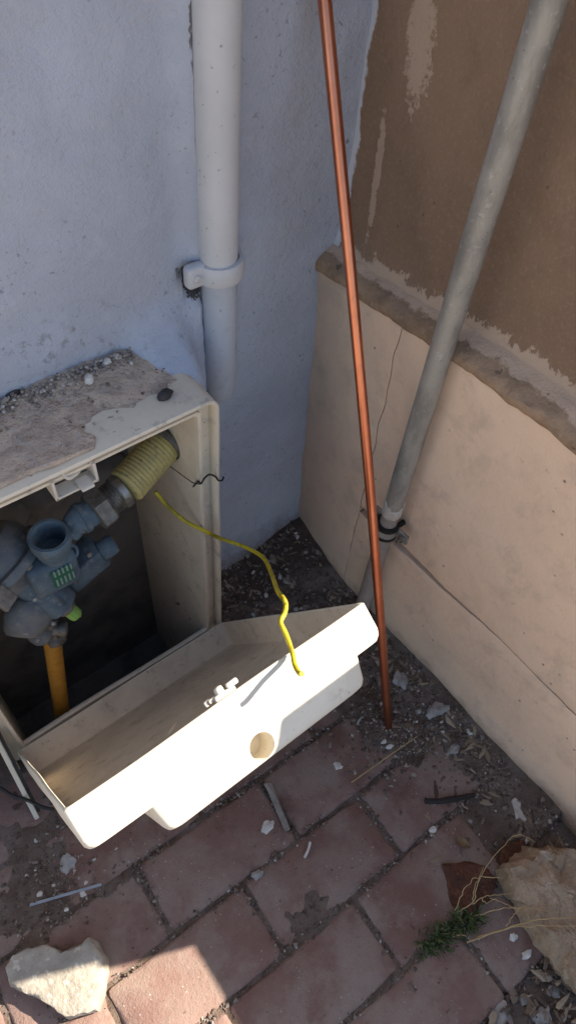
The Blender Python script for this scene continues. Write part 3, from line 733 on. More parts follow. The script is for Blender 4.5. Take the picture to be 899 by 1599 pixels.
# raised middle of the lid front, tapered, with the lock recess cut into its top edge
rr = []
for i, o in ((-0.008, LD - 0.004), (-0.002, LD + 0.030), (0.0, LD + 0.040), (0.004, LD + 0.0475), (0.012, LD + 0.0515)):
    rr.append([lp(x, s, o) for x, s in rrect(0.094 + i, 0.447 - i, 0.022 + i, LH - 0.07 - i, 0.014, 10, 5)])
v, f = loft(rr, True, True, True); rp = mesh_obj('raised_panel', v, f, 'lid', lid, smooth=True, angle=45)
hx_ = 0.2565
v, f = lathe(lp(hx_, 0.070, LD + 0.0265), LVu, [(0.0198, 0), (0.0198, 0.12)], 32)
cut = mesh_obj('cutter', v, f, 'lid', None); baked_difference(rp, cut)
rp.data.set_sharp_from_angle(angle=math.radians(40))
# latch on the inside of the rim
kx = 0.2415; km = MB(); ax3 = np.array([[1, 0, 0], list(np.cross(LO, [1, 0, 0])), list(LO)], float)
km.add(*box(lp(kx + 0.004, 0.016, 0.004), (0.034, 0.014, 0.022), ax3, bev=0.003)); kb = km.obj('latch', 'clip', lid, smooth=True, angle=50)
# (plate, stud and cross handle)
km = MB(); km.add(*lathe(lp(kx, 0.017, 0.002), -LO, [(0.0070, 0), (0.0070, 0.014), (0.0062, 0.0165), (0.003, 0.018)], 18))
km.add(*box(lp(kx + 0.019, 0.012, -0.010), (0.018, 0.009, 0.008), ax3, bev=0.002)); km.add(*box(lp(kx - 0.020, 0.024, -0.003), (0.012, 0.010, 0.008), ax3, bev=0.002))
km.add(*box(lp(kx - 0.002, 0.019, -0.004), (0.036, 0.008, 0.006), ax3, bev=0.0015))
km.obj('latch_knob', 'clip', lid, smooth=True, angle=50)

# ================================================================== CEMENT SURROUND + rubble on it
rows = []
for j in range(15):
    t = j / 14; y = 0.792 - t * (0.792 - 0.672); row = []
    for i in range(46):
        x = -0.40 + i / 45 * ((0.368 + 0.05 * t) + 0.40); z = 0.806 - 0.036 * t
        z += 0.006 * nz(x, y, 0, 16) + 0.006 * nz(x, y, 3, 42) + 0.003 * nz(x, y, 6, 100)
        if j == 14: z = 0.752
        row.append((x, y + (0.004 * nz(x, 0, 2, 26) if 0 < j < 14 else 0), z))
    rows.append(row)
v, f = loft(rows, False, False, False)
m = len(v); k = 46; v2 = [(p[0] - 0.004, p[1] + 0.004, 0.70) for p in [r[-1] for r in rows]]
v += v2; f += [((j) * k + 45, (j + 1) * k + 45, m + j + 1, m + j) for j in range(14)]
# a thin step of older screed towards the front left
cs = tag(mesh_obj('cement_surround', v, f, 'cement', smooth=True, angle=60), 'rough cement shelf bedded over the top of the meter box', 'cement ledge')
o2 = [gx(-60, 745, 0.79)[:2], gx(40, 660, 0.79)[:2], gx(105, 655, 0.79)[:2], gx(150, 672, 0.79)[:2], gx(148, 690, 0.79)[:2], gx(60, 730, 0.785)[:2], gx(-40, 775, 0.785)[:2]]
v, f = slab_rock([tuple(p) for p in o2], 0.008, 0.775, 5, 0.006, dens=5); mesh_obj('cement_smear', v, f, 'cement', cs, smooth=True)
for q, sz, lab, i in (((88, 580), (0.016, 0.011, 0.009), 'larger dark lump on the cement shelf against the white wall', 1), ((22, 614), (0.014, 0.008, 0.008), 'dark flat lump at the left end of the cement shelf', 2), ((258, 616), (0.013, 0.010, 0.008), 'dark chip by the back of the box top edge near the drainpipe', 3)):
    z = 0.800 if i < 3 else 0.783; p = gx(*q, z); v, f = pebble(p, sz, i, 2, 0.2); tag(mesh_obj('dark_lump', v, f, 'dark_stone', smooth=True), lab, 'lump', 'dark lumps on the cement shelf')
for q, sz, lab, i in (((139, 592), (0.010, 0.007, 0.006), 'pale angular chip in the middle of the cement shelf', 4), ((167, 565), (0.008, 0.006, 0.005), 'pale chip on the rubble line along the wall', 6)):
    p = gx(*q, 0.803); v, f = pebble(p, sz, i, 2, 0.9, 0.4); tag(mesh_obj('stone_chip', v, f, 'white_stone'), lab, 'chip', 'pale chips on the cement shelf')
gm = MB()
for i in range(480):
    t = random.random(); x = 0.10 + 0.27 * t; y = 0.778 - abs(random.gauss(0, 0.014)); s = random.choice((0.001, 0.0015, 0.002, 0.003, 0.0042))
    gm.add(*pebble((x, y, 0.806 - 0.036 * (0.792 - y) / 0.12 + s * 0.5 + 0.004 * random.random()), (s, s * 0.8, s * 0.7), i, 1, random.random() * 3, 0.5))
for i in range(160):
    x = random.uniform(0.02, 0.40); y = random.uniform(0.680, 0.775); s = random.choice((0.001, 0.0015, 0.002))
    gm.add(*pebble((x, y, 0.808 - 0.036 * (0.792 - y) / 0.12), (s * 1.6, s, s), i, 1, random.random() * 3, 0.5))
tag(gm.obj('shelf_grit', 'pale_grit'), kind='stuff')

# ================================================================== REGULATOR
rg = thing('gas_regulator', 'blue grey cast gas pressure regulator hanging inside the meter box', 'regulator', (0.12, 0.70, 0.40))
cup = on(75, 834, 1, 0.690); nut = on(155, 793, 1, 0.700); inl = on(122, 812, 1, 0.697)
hL, hR = on(193, 764, 1, 0.705), on(258, 692, 1, 0.738)
bd = on(38, 928, 1, 0.705)
# port: short upright cup with a thick rim, hollow
v, f = lathe(cup - np.array([0, 0, 0.060]), (0, -0.05, 1), [(0.012, 0), (0.024, 0.004), (0.028, 0.020), (0.028, 0.034), (0.0325, 0.040), (0.0332, 0.058), (0.0315, 0.061), (0.0265, 0.061), (0.0248, 0.057), (0.0244, 0.012), (0.001, 0.010)], 32); mesh_obj('port_cup', v, f, 'blue', rg, smooth=True, angle=40)
# neck from the cup towards the inlet nut
d = inl - cup + np.array([0, 0, 0.035]); 
v, f = tube(smooth_path([cup + (inl - cup) * 0.62 - np.array([0, 0, .022]), cup + (inl - cup) * 0.85 - np.array([0, 0, .010]), inl, nut], 6), [0.018] * 6 + [0.0205] * 6 + [0.0235] * 7, 22); mesh_obj('inlet_neck', v, f, 'blue', rg, smooth=True, angle=40)
ax = (nut - inl) / np.linalg.norm(nut - inl)
v, f = lathe(inl + ax * 0.002, ax, [(0.0215, 0), (0.0265, 0.001), (0.0265, 0.010), (0.0215, 0.011)], 24); mesh_obj('collar', v, f, 'blue', rg, smooth=True, angle=40)
ah = (hL - nut) / np.linalg.norm(hL - nut)
v, f = lathe(nut - ah * 0.014, ah, [(0.028, 0), (0.0385, 0.003), (0.0385, 0.026), (0.034, 0.030), (0.028, 0.030)], 6); mesh_obj('union_nut', v, f, 'grey_metal', rg)
pr = [(0.020, 0.028)]
for i in range(5): pr += [(0.0275, 0.031 + i * 0.004), (0.0255, 0.033 + i * 0.004)]
pr += [(0.0300, 0.0525), (0.0300, 0.064), (0.020, 0.064)]
v, f = lathe(nut - ah * 0.014, ah, pr, 28); mesh_obj('threaded_tail', v, f, 'bright_metal', rg, smooth=True, angle=30)
# main casting under the cup, with label
mb = cup + np.array([-0.012, 0.010, -0.092]); mx = np.array([[0.86, -0.38, 0.33], [0.40, 0.915, 0.0], [-0.30, 0.13, 0.945]]); mx = np.array([m_ / np.linalg.norm(m_) for m_ in mx])
v, f = box(mb, (0.082, 0.064, 0.080), None, bev=0.012, seg=3); mesh_obj('main_casting', v, f, 'blue', rg, smooth=True, angle=40)
v, f = box(mb + np.array([0.008, -0.0345, 0.006]), (0.036, 0.004, 0.044), None, bev=0.001); mesh_obj('label', v, f, 'label', rg)
# shut-off housing to the right, with round stub on its end
hb = on(128, 880, 1, 0.715)
v, f = box(hb, (0.085, 0.056, 0.056), np.array([[0.95, 0.05, 0.30], [0, 1, 0], [-0.30, 0, 0.95]]), bev=0.010, seg=3); mesh_obj('shutoff_housing', v, f, 'blue', rg, smooth=True, angle=40)
v, f = lathe(hb + np.array([0.036, -0.010, 0.020]), (0.93, -0.10, 0.25), [(0.019, 0), (0.019, 0.022), (0.016, 0.028), (0.002, 0.030)], 22); mesh_obj('end_stub', v, f, 'blue', rg, smooth=True, angle=40)
for q in ((108, 896), (140, 866), (118, 908)):
    v, f = lathe(on(*q, 1, 0.684), (-0.2, -0.75, 0.6), [(0.0055, -0.004), (0.0055, 0.003), (0.003, 0.0045)], 6); mesh_obj('screw', v, f, 'grey_metal', rg)
v, f = box(hb + np.array([-0.002, -0.006, 0.0285]), (0.060, 0.040, 0.006), np.array([[0.95, 0.05, 0.30], [0, 1, 0], [-0.30, 0, 0.95]]), bev=0.002); mesh_obj('cover_plate', v, f, 'blue', rg, smooth=True, angle=40)
lu = on(112, 862, 1, 0.680)
v, f = lathe(lu, (0.35, -0.75, 0.55), [(0.006, -0.02), (0.013, -0.018), (0.013, 0.002), (0.008, 0.002), (0.0075, -0.008), (0.001, -0.009)], 18); mesh_obj('small_boss', v, f, 'blue', rg, smooth=True, angle=40)
# diaphragm housing: big dusty drum lower left
q0, q1 = on(20, 886, 1, 0.735), on(100, 946, 1, 0.672); dd = (q1 - q0) / np.linalg.norm(q1 - q0); ql = np.linalg.norm(q1 - q0); _, e1, e2 = frame(dd)
v, f = lathe(q0, dd, [(0.020, -0.070), (0.052, -0.062), (0.064, -0.045), (0.066, -0.020), (0.076, -0.018), (0.0775, -0.015), (0.0775, -0.004), (0.076, -0.002), (0.060, 0.002), (0.046, 0.014), (0.036, 0.030)], 40); mesh_obj('diaphragm_housing', v, f, 'dusty_blue', rg, smooth=True, angle=35)
for a in range(8):
    q = q0 - dd * 0.003 + 0.070 * (math.cos(a * .785 + .2) * e1 + math.sin(a * .785 + .2) * e2)
    v, f = lathe(q, dd, [(0.006, 0), (0.006, 0.005), (0.003, 0.006)], 6); mesh_obj('bolt', v, f, 'grey_metal', rg)
v, f = lathe(q0, dd, [(0.030, 0.0), (0.0335, 0.01), (0.0320, ql * 0.55), (0.0305, ql - 0.004), (0.0290, ql - 0.001), (0.0235, ql - 0.001), (0.0225, ql - 0.010), (0.004, ql - 0.010)], 32); mesh_obj('spring_tube', v, f, 'blue', rg, smooth=True, angle=35)
v, f = lathe(q0 + dd * (ql - 0.012), dd, [(0.015, 0), (0.0165, 0.002), (0.0165, 0.022), (0.0150, 0.024), (0.002, 0.024)], 20); mesh_obj('adjuster_plug', v, f, 'grey_metal', rg, smooth=True, angle=35)
v, f = lathe(q0 + dd * (ql + 0.010), dd, [(0.0125, 0), (0.0130, 0.014), (0.0120, 0.020), (0.0095, 0.023), (0.001, 0.0235)], 10); mesh_obj('green_cap', v, f, 'green_cap', rg, smooth=True, angle=25)
v, f = box(q0 + dd * (ql + 0.034), (0.004, 0.016, 0.003), np.array([e1, e2, dd]), bev=0.001); mesh_obj('cap_ridge', v, f, 'green_cap', rg)
# cast rib along the tube, screw heads, seal wire stub, tan plate at the left
v, f = tube([q0 + dd * 0.01 + e2 * 0.031 - e1 * 0.010, q1 - dd * 0.012 + e2 * 0.029 - e1 * 0.010], 0.0035, 8); mesh_obj('cast_rib', v, f, 'blue', rg, smooth=True)
v, f = pebble(on(48, 958, 1, 0.690), (0.046, 0.036, 0.044), 2, 3, 0, 0.22); mesh_obj('outlet_casting', v, f, 'dusty_blue', rg, smooth=True)
v, f = pebble(on(64, 990, 1, 0.688), (0.024, 0.022, 0.022), 5, 3, 0, 0.22); mesh_obj('outlet_elbow', v, f, 'dusty_blue', rg, smooth=True)
v, f = box(on(6, 934, 1, 0.665), (0.030, 0.012, 0.034), np.array([e1, e2, dd]), bev=0.002); mesh_obj('tan_plate', v, f, 'grey_metal', rg)
for q in ((54, 936), (58, 1000), (83, 974)):
    v, f = lathe(on(*q, 1, 0.655), (0.1, -0.6, 0.7), [(0.0045, 0), (0.0045, 0.004), (0.002, 0.005)], 6); mesh_obj('screw', v, f, 'bright_metal', rg)
tp = on(103, 984, 1, 0.672)
v, f = lathe(tp + np.array([-0.02, 0.01, 0.008]), (0.8, -0.4, -0.1), [(0.012, 0), (0.012, 0.012), (0.014, 0.013), (0.014, 0.024), (0.010, 0.027), (0.001, 0.027)], 16); mesh_obj('test_point', v, f, 'grey_metal', rg, smooth=True, angle=35)
v, f = lathe(on(84, 990, 1, 0.690) + np.array([0, 0, -0.02]), (0, 0, 1), [(0.0190, 0), (0.0210, 0.002), (0.0210, 0.018), (0.0160, 0.020), (0.0160, 0.075)], 8); mesh_obj('outlet_union', v, f, 'grey_metal', rg)
# yellow riser from the floor
y1, y0_ = on(82, 1000, 1, 0.692), on(98, 1120, 1, 0.700)
v, f = tube([y1 + (y1 - y0_) * 0.05, (y1 * 0.6 + y0_ * 0.4), y0_, y0_ + (y0_ - y1) * 0.45], 0.0165, 20)
tag(mesh_obj('gas_riser', v, f, 'yellow_pipe', smooth=True, angle=40), 'orange yellow gas pipe rising from the box floor into the regulator', 'gas pipe')
# corrugated yellow hose from the regulator to the right side of the box
hz = thing('corrugated_hose', 'short yellow ribbed gas connector in the upper right of the box', 'hose', tuple((hL + hR) / 2))
ad = (hR - hL); LL = np.linalg.norm(ad); ad /= LL; pr = [(0.020, 0)]
nr = 13
for i in range(nr): t = 0.006 + (LL - 0.016) * i / nr; q = (LL - 0.016) / nr; pr += [(0.0315, t), (0.0332, t + q * 0.3), (0.0332, t + q * 0.62), (0.0315, t + q * 0.82)]
pr += [(0.0310, LL - 0.004), (0.020, LL - 0.003)]
v, f = lathe(hL, ad, pr, 30); mesh_obj('ribbed_sleeve', v, f, 'hose', hz, smooth=True, angle=40)
v, f = lathe(hR - ad * 0.006, ad, [(0.030, 0), (0.0355, 0.001), (0.0365, 0.006), (0.0355, 0.011), (0.028, 0.013), (0.026, 0.05), (0.004, 0.05)], 26); mesh_obj('end_collar', v, f, 'grey_metal', hz, smooth=True, angle=40)
v, f = pebble(hR + ad * 0.004 + np.array([0.012, -0.012, -0.028]), (0.012, 0.008, 0.010), 3, 2); mesh_obj('rust_lump', v, f, 'red_earth', hz)

# ================================================================== WIRES
wp_ = [on(243, 768, 1, 0.722), on(262, 790, 1, 0.700), on(290, 814, 1, 0.668), on(320, 829, 1, 0.636), on(345, 841, 1, 0.627), on(380, 853, 1, 0.590), on(405, 866, 1, 0.545), on(416, 878, 1, 0.515), on(426, 902, 1, 0.455),
       on(433, 922, 1, 0.395), on(443, 936, 1, 0.356), on(446, 945, 1, 0.348), on(444, 958, 1, 0.338), on(438, 972, 1, 0.330), on(446, 990, 1, 0.318), on(456, 1018, 1, 0.302), on(460, 1038, 1, 0.278), on(467, 1051, 1, 0.260), on(471, 1052, 1, 0.255)]
v, f = tube(smooth_path(wp_, 5), 0.0037, 10); tag(mesh_obj('yellow_wire', v, f, 'yellow_wire', smooth=True, angle=50), 'kinked yellow insulated wire dangling from the box over the open lid', 'wire')
tw = [on(302, 760, 0, 0.400), on(309, 752, 1, 0.646), on(314, 755, 1, 0.637), on(319, 747, 1, 0.634), on(327, 741, 1, 0.640), on(336, 744, 1, 0.640), on(341, 750, 1, 0.633), on(347, 750, 1, 0.633), on(349, 745, 1, 0.640)]
v, f = tube(smooth_path(tw, 5), 0.0017, 8); tag(mesh_obj('tie_wire', v, f, 'black', smooth=True), 'thin black tie wire hooked over the right edge of the box', 'wire')
v, f = tube(smooth_path([on(243, 712, 1, 0.74), on(275, 735, 1, 0.69), on(300, 753, 1, 0.655), on(313, 756, 1, 0.637)], 5), 0.0010, 6); tag(mesh_obj('thin_wire', v, f, 'dark_twig', smooth=True), 'hair thin wire running from the hose end to the black tie', 'wire')
bc = [gx(-60, 1210, 0.055), gx(-5, 1228, 0.050), gx(20, 1242, 0.050), gx(45, 1250, 0.053), gx(66, 1260, 0.055), gx(85, 1264, 0.05)]
v, f = tube(smooth_path(bc, 5), 0.0034, 8); tag(mesh_obj('black_cable', v, f, 'black', smooth=True), 'black cable passing behind the left side of the open lid', 'cable')

# ================================================================== ROCKS
o1 = [(4, 1512), (16, 1492), (42, 1478), (72, 1478), (97, 1486), (120, 1476), (141, 1461), (150, 1468), (167, 1495), (163, 1545), (154, 1577), (106, 1593), (78, 1570), (52, 1556), (30, 1548), (12, 1540)]
v, f = slab_rock([tuple(gx(*q, 0.040)[:2]) for q in o1], 0.045, -0.003, 2, 0.006, dens=4, rings=6, edge=0.88); tag(mesh_obj('limestone_slab', v, f, 'stone', smooth=True, angle=45), 'flat sandy stone half in sunlight at the lower left', 'stone')
o2 = [(786, 1350), (800, 1338), (822, 1330), (836, 1320), (862, 1315), (882, 1318), (905, 1330), (960, 1380), (985, 1480), (960, 1560), (915, 1545), (880, 1500), (838, 1437), (806, 1388)]
v, f = slab_rock([tuple(gx(*q, 0.07)[:2]) for q in o2], 0.085, -0.02, 9, 0.017, tilt=(0.12, 0.1), dens=7, rings=9, edge=0.84); tag(mesh_obj('brown_rock', v, f, 'rock', smooth=True, angle=40), 'big rough brown rock against the foot of the beige wall', 'rock')
chips = [  # px, py, half sizes, material, label
    (527, 1196, (0.0095, 0.0080, 0.004), 'white_stone', 'white shell like chip alone on the brick below the copper rod'),
    (418, 1290, (0.0150, 0.0095, 0.005), 'white_stone', 'white two lobed chip beside the grey wood splinter'),
    (402, 1366, (0.0110, 0.0085, 0.006), 'grey_stone', 'square grey chip on the joint of the middle bricks'),
    (598, 1160, (0.0075, 0.0045, 0.004), 'white_stone', 'pale chip just left of the copper rod foot'),
    (607, 1168, (0.0085, 0.0045, 0.004), 'white_stone', 'elongated pale chip under the copper rod foot'),
    (624, 1068, (0.0150, 0.0200, 0.008), 'grey_stone', 'pale crumbly mortar lump right of the copper rod'),
    (680, 1113, (0.0260, 0.0150, 0.008), 'grey_stone', 'flat brown stone bedded in soil at the wall foot'),
    (708, 1172, (0.0140, 0.0090, 0.006), 'grey_stone', 'dull grey stone half sunk in the soil by the wall'),
    (731, 1149, (0.0075, 0.0060, 0.004), 'white_stone', 'small pale chip right against the beige wall foot'),
    (676, 1296, (0.0090, 0.0060, 0.004), 'white_stone', 'white chip in the joint left of the black twig'),
    (63, 1396, (0.0055, 0.0045, 0.003), 'white_stone', 'small pink white pebble by the thin blue strip'),
    (130, 1396, (0.0065, 0.0055, 0.004), 'white_stone', 'pale pebble touching the thin blue strip'),
    (104, 1420, (0.0048, 0.0040, 0.003), 'white_stone', 'tiny pale pebble on the joint above the limestone slab'),
    (107, 1347, (0.0150, 0.0170, 0.004), 'grey_stone', 'grey crumbled mortar splash below the left lid corner'),
    (801, 1463, (0.0080, 0.0065, 0.003), 'white_stone', 'white crumb on the broken brick beside the weed'),
    (822, 1490, (0.0110, 0.0060, 0.004), 'white_stone', 'pale chip wedged under the brown rock'),
    (824, 1560, (0.0110, 0.0085, 0.007), 'grey_stone', 'grey pebble in the dark soil at lower right'),
    (848, 1590, (0.0150, 0.0170, 0.010), 'grey_stone', 'rounded grey stone in the soil near the bottom edge'),
    (785, 1588, (0.0210, 0.0230, 0.010), 'grey_stone', 'large pinkish stone at the bottom edge beside the paving'),
    (868, 1548, (0.0085, 0.0120, 0.006), 'grey_stone', 'narrow stone in the soil below the brown rock'),
    (92, 100, None, None, None)]
for i, (px, py, sz, mt, lab) in enumerate(chips):
    if sz is None: continue
    p = gx(px, py, 0.002); z = max(soil_h(p[0], p[1]), 0.0) if py < 1530 or px < 700 else soil_h(p[0], p[1])
    sub = 3 if max(sz) > 0.012 else 2
    v, f = pebble((p[0], p[1], z + sz[2] * 0.32), sz, i + 11, sub, random.uniform(-0.6, 0.6), 0.55); tag(mesh_obj('stone_chip', v, f, mt, smooth=True, angle=35), lab, 'stone chip', 'loose stones and chips on the paving and soil')
def stick(pts, rad, name, mat, label, cat, z=0.006, seg=7):
    P = [gx(a, b, z) for a, b in pts]; v, f = tube(smooth_path(P, 4) if len(P) > 2 else P, rad, seg); return tag(mesh_obj(name, v, f, mat, smooth=True, angle=60), label, cat)
stick([(663, 1250), (685, 1251), (712, 1247), (741, 1241)], [0.0052, 0.005, 0.0055, 0.006, 0.0058, 0.006, 0.0062, 0.0065, 0.006, 0.0055, 0.005, 0.0045, 0.003], 'twig', 'dark_twig', 'short black twig on the bricks near the wall', 'twig')
def strip(a, b, w, h, name, mat, label, cat, z=0.004, group=None):
    p, q = gx(*a, z), gx(*b, z); d = q - p; L_ = np.linalg.norm(d); d /= L_; e = np.cross([0, 0, 1], d)
    v, f = box((p + q) / 2, (L_, w, h), np.array([d, e, [0, 0, 1]]), bev=h * 0.3, seg=1)
    for i, t in enumerate(v): v[i] = t + e * 0.003 * nz(*t, 25) + np.array([0, 0, 0.002 * nz(*t, 30)])
    return tag(mesh_obj(name, v, f, mat), label, cat, group)
strip((47, 1413), (159, 1381), 0.0052, 0.0025, 'plastic_strip', 'blue_strip', 'thin grey blue strip lying across the left bricks', 'strip')
strip((419, 1223), (449, 1297), 0.0125, 0.006, 'wood_splinter', 'wood', 'grey wood splinter in the joint below the lid', 'splinter', 0.006, 'wood splinters')
strip((415, 1222), (428, 1243), 0.0085, 0.006, 'wood_splinter', 'wood', 'short broken splinter at the upper end of the wood splinter', 'splinter', 0.009, 'wood splinters')
stick([(484, 1315), (481, 1327), (475, 1339)], 0.0028, 'sliver', 'white_stone', 'curved white sliver on the brick below the lid', 'sliver', 0.004)
stick([(548, 1222), (600, 1185), (650, 1150)], 0.0016, 'straw', 'straw', 'thin dry straw on the soil under the copper rod', 'straw', 0.010)
# dead leaf and crumpled white scrap
def leaf(px, py, w, l, rot, name, mat, label, cat, curl=0.006, z=0.006):
    c = gx(px, py, z); rows = []
    for j in range(9):
        t = j / 8 * 2 - 1; ww = w * max(0.04, (1 - abs(t) ** 1.8)); row = []
        for i in range(7):
            s = i / 6 * 2 - 1; x, y = s * ww, t * l
            row.append((c[0] + x * math.cos(rot) - y * math.sin(rot), c[1] + x * math.sin(rot) + y * math.cos(rot), z + curl * s * s + curl * 0.9 * nz(x + px, y, 0, 45)))
        rows.append(row)
    v, f = loft(rows, False, False, False); n = len(v); k = 7
    v += [(a, b, c_ - 0.0008) for a, b, c_ in v]; f += [tuple(n + i for i in q) for q in f]
    return tag(mesh_obj(name, v, f, mat, smooth=True), label, cat)
leaf(721, 1316, 0.0085, 0.017, 0.3, 'dead_leaf', 'dead_leaf', 'single curled brown leaf on the brick above the weed', 'leaf')
sc_ = [(800, 1252), (806, 1246), (814, 1250), (820, 1248), (822, 1258), (817, 1264), (827, 1272), (822, 1279), (811, 1275), (806, 1279), (803, 1266)]
v, f = slab_rock([tuple(gx(*q, 0.012)[:2]) for q in sc_], 0.005, 0.006, 3, 0.005, dens=2, rings=3); tag(mesh_obj('white_scrap', v, f, 'flake', smooth=True, angle=30), 'crumpled pale scrap at the foot of the beige wall', 'scrap')
leaf(565, 1128, 0.009, 0.014, 1.3, 'pale_scrap', 'flake', 'thin grey flake left of the copper rod foot', 'scrap', 0.003, 0.005)
# rusty broken brick lying by the weed
ob_ = [(694, 1352), (720, 1345), (752, 1350), (775, 1372), (770, 1400), (740, 1425), (712, 1428), (699, 1400)]
v, f = slab_rock([tuple(gx(*q, 0.008)[:2]) for q in ob_], 0.012, -0.004, 4, 0.009, dens=6, rings=7); tag(mesh_obj('broken_brick', v, f, 'red_earth', smooth=True, angle=45), 'dark rusty brick lump between the weed and the brown rock', 'brick lump', 'broken rusty bricks')
ob_ = [(775, 1345), (785, 1318), (815, 1312), (826, 1326), (800, 1340), (786, 1352)]
v, f = slab_rock([tuple(gx(*q, 0.008)[:2]) for q in ob_], 0.014, -0.004, 8, 0.005, dens=3, rings=3); tag(mesh_obj('broken_brick', v, f, 'red_earth', smooth=True, angle=45), 'small rusty brick piece tucked behind the brown rock', 'brick lump', 'broken rusty bricks')

# ================================================================== WEED + DRY STALKS
wd = MB()
c0, c1 = gx(662, 1478, 0.0), gx(742, 1432, 0.0)
for i in range(640):
    t = random.random(); b = c0 + (c1 - c0) * t + np.array([random.gauss(0, 0.011), random.gauss(0, 0.009), 0]); b[2] = -0.004
    if nz(b[0], b[1], 2, 55) < -0.18: continue
    a = random.random() * 6.283; h = random.choice((0.006, 0.010, 0.014, 0.022, 0.034)) * random.uniform(0.6, 1.2) * (1.1 - abs(t - 0.6) * 0.9); ln = random.uniform(0.004, 0.022); w = random.choice((0.0007, 0.0010, 0.0016, 0.0024))
    d = np.array([math.cos(a), math.sin(a), 0]); e = np.array([-d[1], d[0], 0]); tw_ = random.uniform(-0.5, 0.5)
    m1 = b + d * ln * 0.35 + np.array([0, 0, h * 0.7]) + e * tw_ * 0.004; m2 = b + d * ln * 0.75 + np.array([0, 0, h * random.uniform(0.75, 1.05)]) + e * tw_ * 0.008; tip = b + d * ln * 1.15 + np.array([0, 0, h * random.uniform(0.4, 1.0)]) + e * tw_ * 0.012
    wd.add([b - e * w * 0.5, b + e * w * 0.5, m1 + e * w, m1 - e * w, m2 + e * w * 0.8, m2 - e * w * 0.8, tip], [(0, 1, 2, 3), (3, 2, 4, 5), (5, 4, 6)])
tag(wd.obj('weed', 'leaf'), 'low green weed tuft growing in the brick joint', 'weed')
ds = thing('dry_stalks', 'dry straw coloured stalks sprawling from the weed over the rock', 'dry plant', tuple(gx(712, 1428, 0)))
rt = gx(735, 1470, 0.004)
def S3(*q): return [gx(a, b, z) for a, b, z in q]
stalks = [S3((728, 1472, .006), (770, 1455, .03), (830, 1438, .10), (870, 1434, .12), (930, 1436, .13)), S3((728, 1472, .006), (790, 1450, .04), (840, 1446, .10), (920, 1445, .12)),
          S3((740, 1430, .01), (785, 1418, .05), (830, 1418, .09), (872, 1425, .115)), S3((709, 1426, .006), (735, 1412, .03), (760, 1400, .045), (800, 1394, .06)), S3((709, 1426, .006), (722, 1392, .03), (738, 1372, .05), (748, 1372, .05)),
          S3((738, 1410, .03), (746, 1378, .05), (768, 1340, .06), (806, 1304, .07), (835, 1316, .07)), S3((736, 1412, .03), (741, 1385, .04), (754, 1354, .06)), S3((750, 1402, .045), (760, 1410, .04), (776, 1400, .04)),
          S3((764, 1402, .04), (790, 1412, .05), (820, 1428, .06)), S3((790, 1447, .03), (800, 1430, .05), (812, 1418, .07)), S3((820, 1425, .06), (840, 1455, .05), (858, 1478, .06)), S3((706, 1462, .01), (724, 1460, .02), (735, 1468, .01)), S3((748, 1368, .05), (770, 1370, .055), (785, 1371, .055))]
for i, st in enumerate(stalks):
    P = smooth_path(st, 6); P[1:-1] += rng.normal(0, 0.0010, P[1:-1].shape); v, f = tube(P, np.linspace(0.0016 if i < 2 else 0.0011, 0.0006, len(P)), 6); mesh_obj('stalk', v, f, 'straw', ds, smooth=True)

# ================================================================== GRIT AND LITTER (uncountable)
def scatter(name, mat, gen, n, sizes, flat=0.7, elong=1.0):
    g_ = MB(); k = 0
    base_v, base_f = pebble((0, 0, 0), (1, 1, 1), 1, 1, 0, 0.5)
    bv = np.array(base_v); V = []; Fc = []
    for i in range(n):
        x, y = gen(); z = max(soil_h(x, y), -0.0105 if in_joint(x, y) else 0.0002)
        s = random.choice(sizes) * random.uniform(0.7, 1.3); a = random.random() * 6.283
        q = bv * (1 + 0.35 * rng.standard_normal((len(bv), 1))) * np.array([s * elong, s * 0.8, s * flat])
        R = np.array([[math.cos(a), -math.sin(a), 0], [math.sin(a), math.cos(a), 0], [0, 0, 1]]); q = q @ R.T + np.array([x, y, z + s * flat * 0.45])
        off = len(V) * len(bv); V.append(q); Fc += [tuple(j + off for j in t) for t in base_f]
    return tag(mesh_obj(name, np.vstack(V), Fc, mat), kind='stuff')
def in_joint(x, y):
    u, w = w2b(x, y); row = math.floor(w / 0.1445)
    if row not in phase: return True
    fw = w - row * 0.1445; fu = (u - phase[row]) % 0.2905
    return fw < 0.005 or fw > PW - 0.002 or fu < 0.005 or fu > PL - 0.002
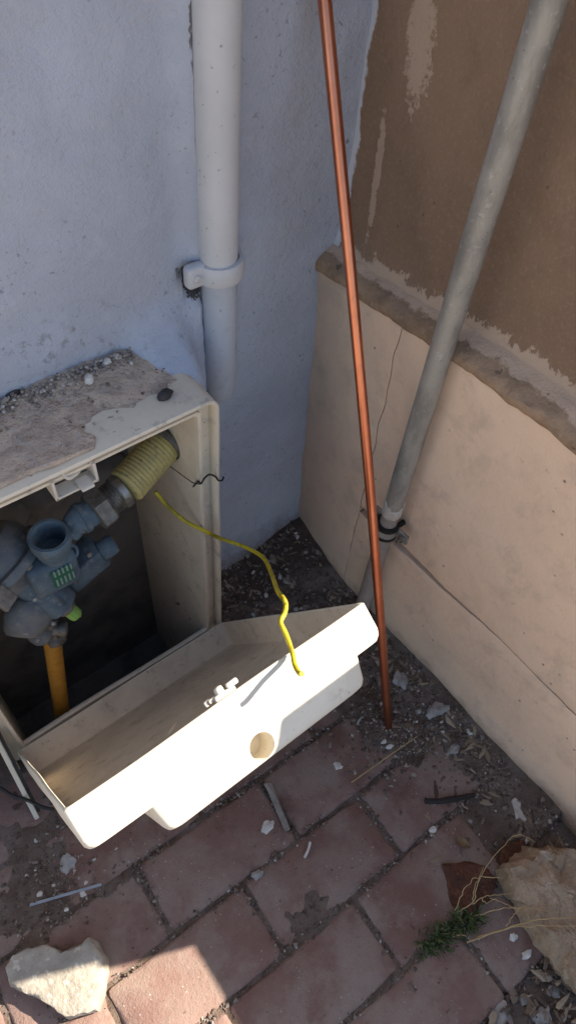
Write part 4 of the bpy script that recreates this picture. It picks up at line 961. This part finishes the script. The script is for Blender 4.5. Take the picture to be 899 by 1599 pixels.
def g_joint():
    while True:
        row = random.choice((-3, -2, -1, -1, 0, 0, 1, 1)); w0 = row * 0.1445
        if random.random() < 0.62: u, w = random.uniform(-0.45, 0.72), w0 + random.gauss(0, 0.0055)
        else: u, w = phase[row] + 0.2905 * random.randint(-2, 2) + random.gauss(0, 0.005) - 0.001, w0 + random.random() * PW
        x, y = b2w(u, w)
        if x > 0.75: continue
        if nz(x, y, 11, 11) + 0.45 * (x - 0.1) > random.uniform(-0.25, 0.45): return x, y
def g_foot():
    while True:
        x = 0.752 - abs(random.gauss(0, 0.075)); y = random.uniform(-0.13, 0.60)
        if nz(x, y, 4, 12) > random.uniform(-0.6, 0.3): return x, y
def g_rod():
    return 0.615 + random.gauss(0, 0.065), 0.235 + random.gauss(0, 0.055)
def g_corner():
    while True:
        x, y = random.uniform(0.40, 0.76), 0.79 - abs(random.gauss(0, 0.13))
        if y > 0.42: return x, y
def g_any(): return random.uniform(-0.35, 0.72), random.uniform(-0.35, 0.45)
def g_left(): return -0.10 + random.gauss(0, 0.07), 0.40 + random.gauss(0, 0.05)
def g_dirt():
    while True:
        x, y = random.uniform(0.30, 0.74), random.uniform(-0.55, -0.12)
        if w2b(x, y)[1] < -0.43 or (x > 0.60 and y < -0.15): return x, y
scatter('joint_grit', 'grit', g_joint, 2600, (0.0012, 0.0016, 0.0022, 0.0032))
scatter('foot_grit', 'grit', g_foot, 1300, (0.0012, 0.0018, 0.0026, 0.004))
scatter('rod_grit', 'grit', g_rod, 1000, (0.0012, 0.0016, 0.0024, 0.0042))
scatter('corner_rubble', 'grit', g_corner, 650, (0.0015, 0.002, 0.003, 0.006))
scatter('loose_grit', 'grit', g_any, 420, (0.0009, 0.0013, 0.0018))
scatter('left_grit', 'grit', g_left, 500, (0.0012, 0.0016, 0.002, 0.003))
scatter('bed_gravel', 'grit', g_dirt, 700, (0.0015, 0.0025, 0.004, 0.006))
scatter('soil_litter', 'litter', lambda: g_dirt() if random.random() < 0.5 else (g_foot() if random.random() < 0.6 else g_corner()), 1100, (0.0025, 0.004, 0.006), 0.25, 2.4)
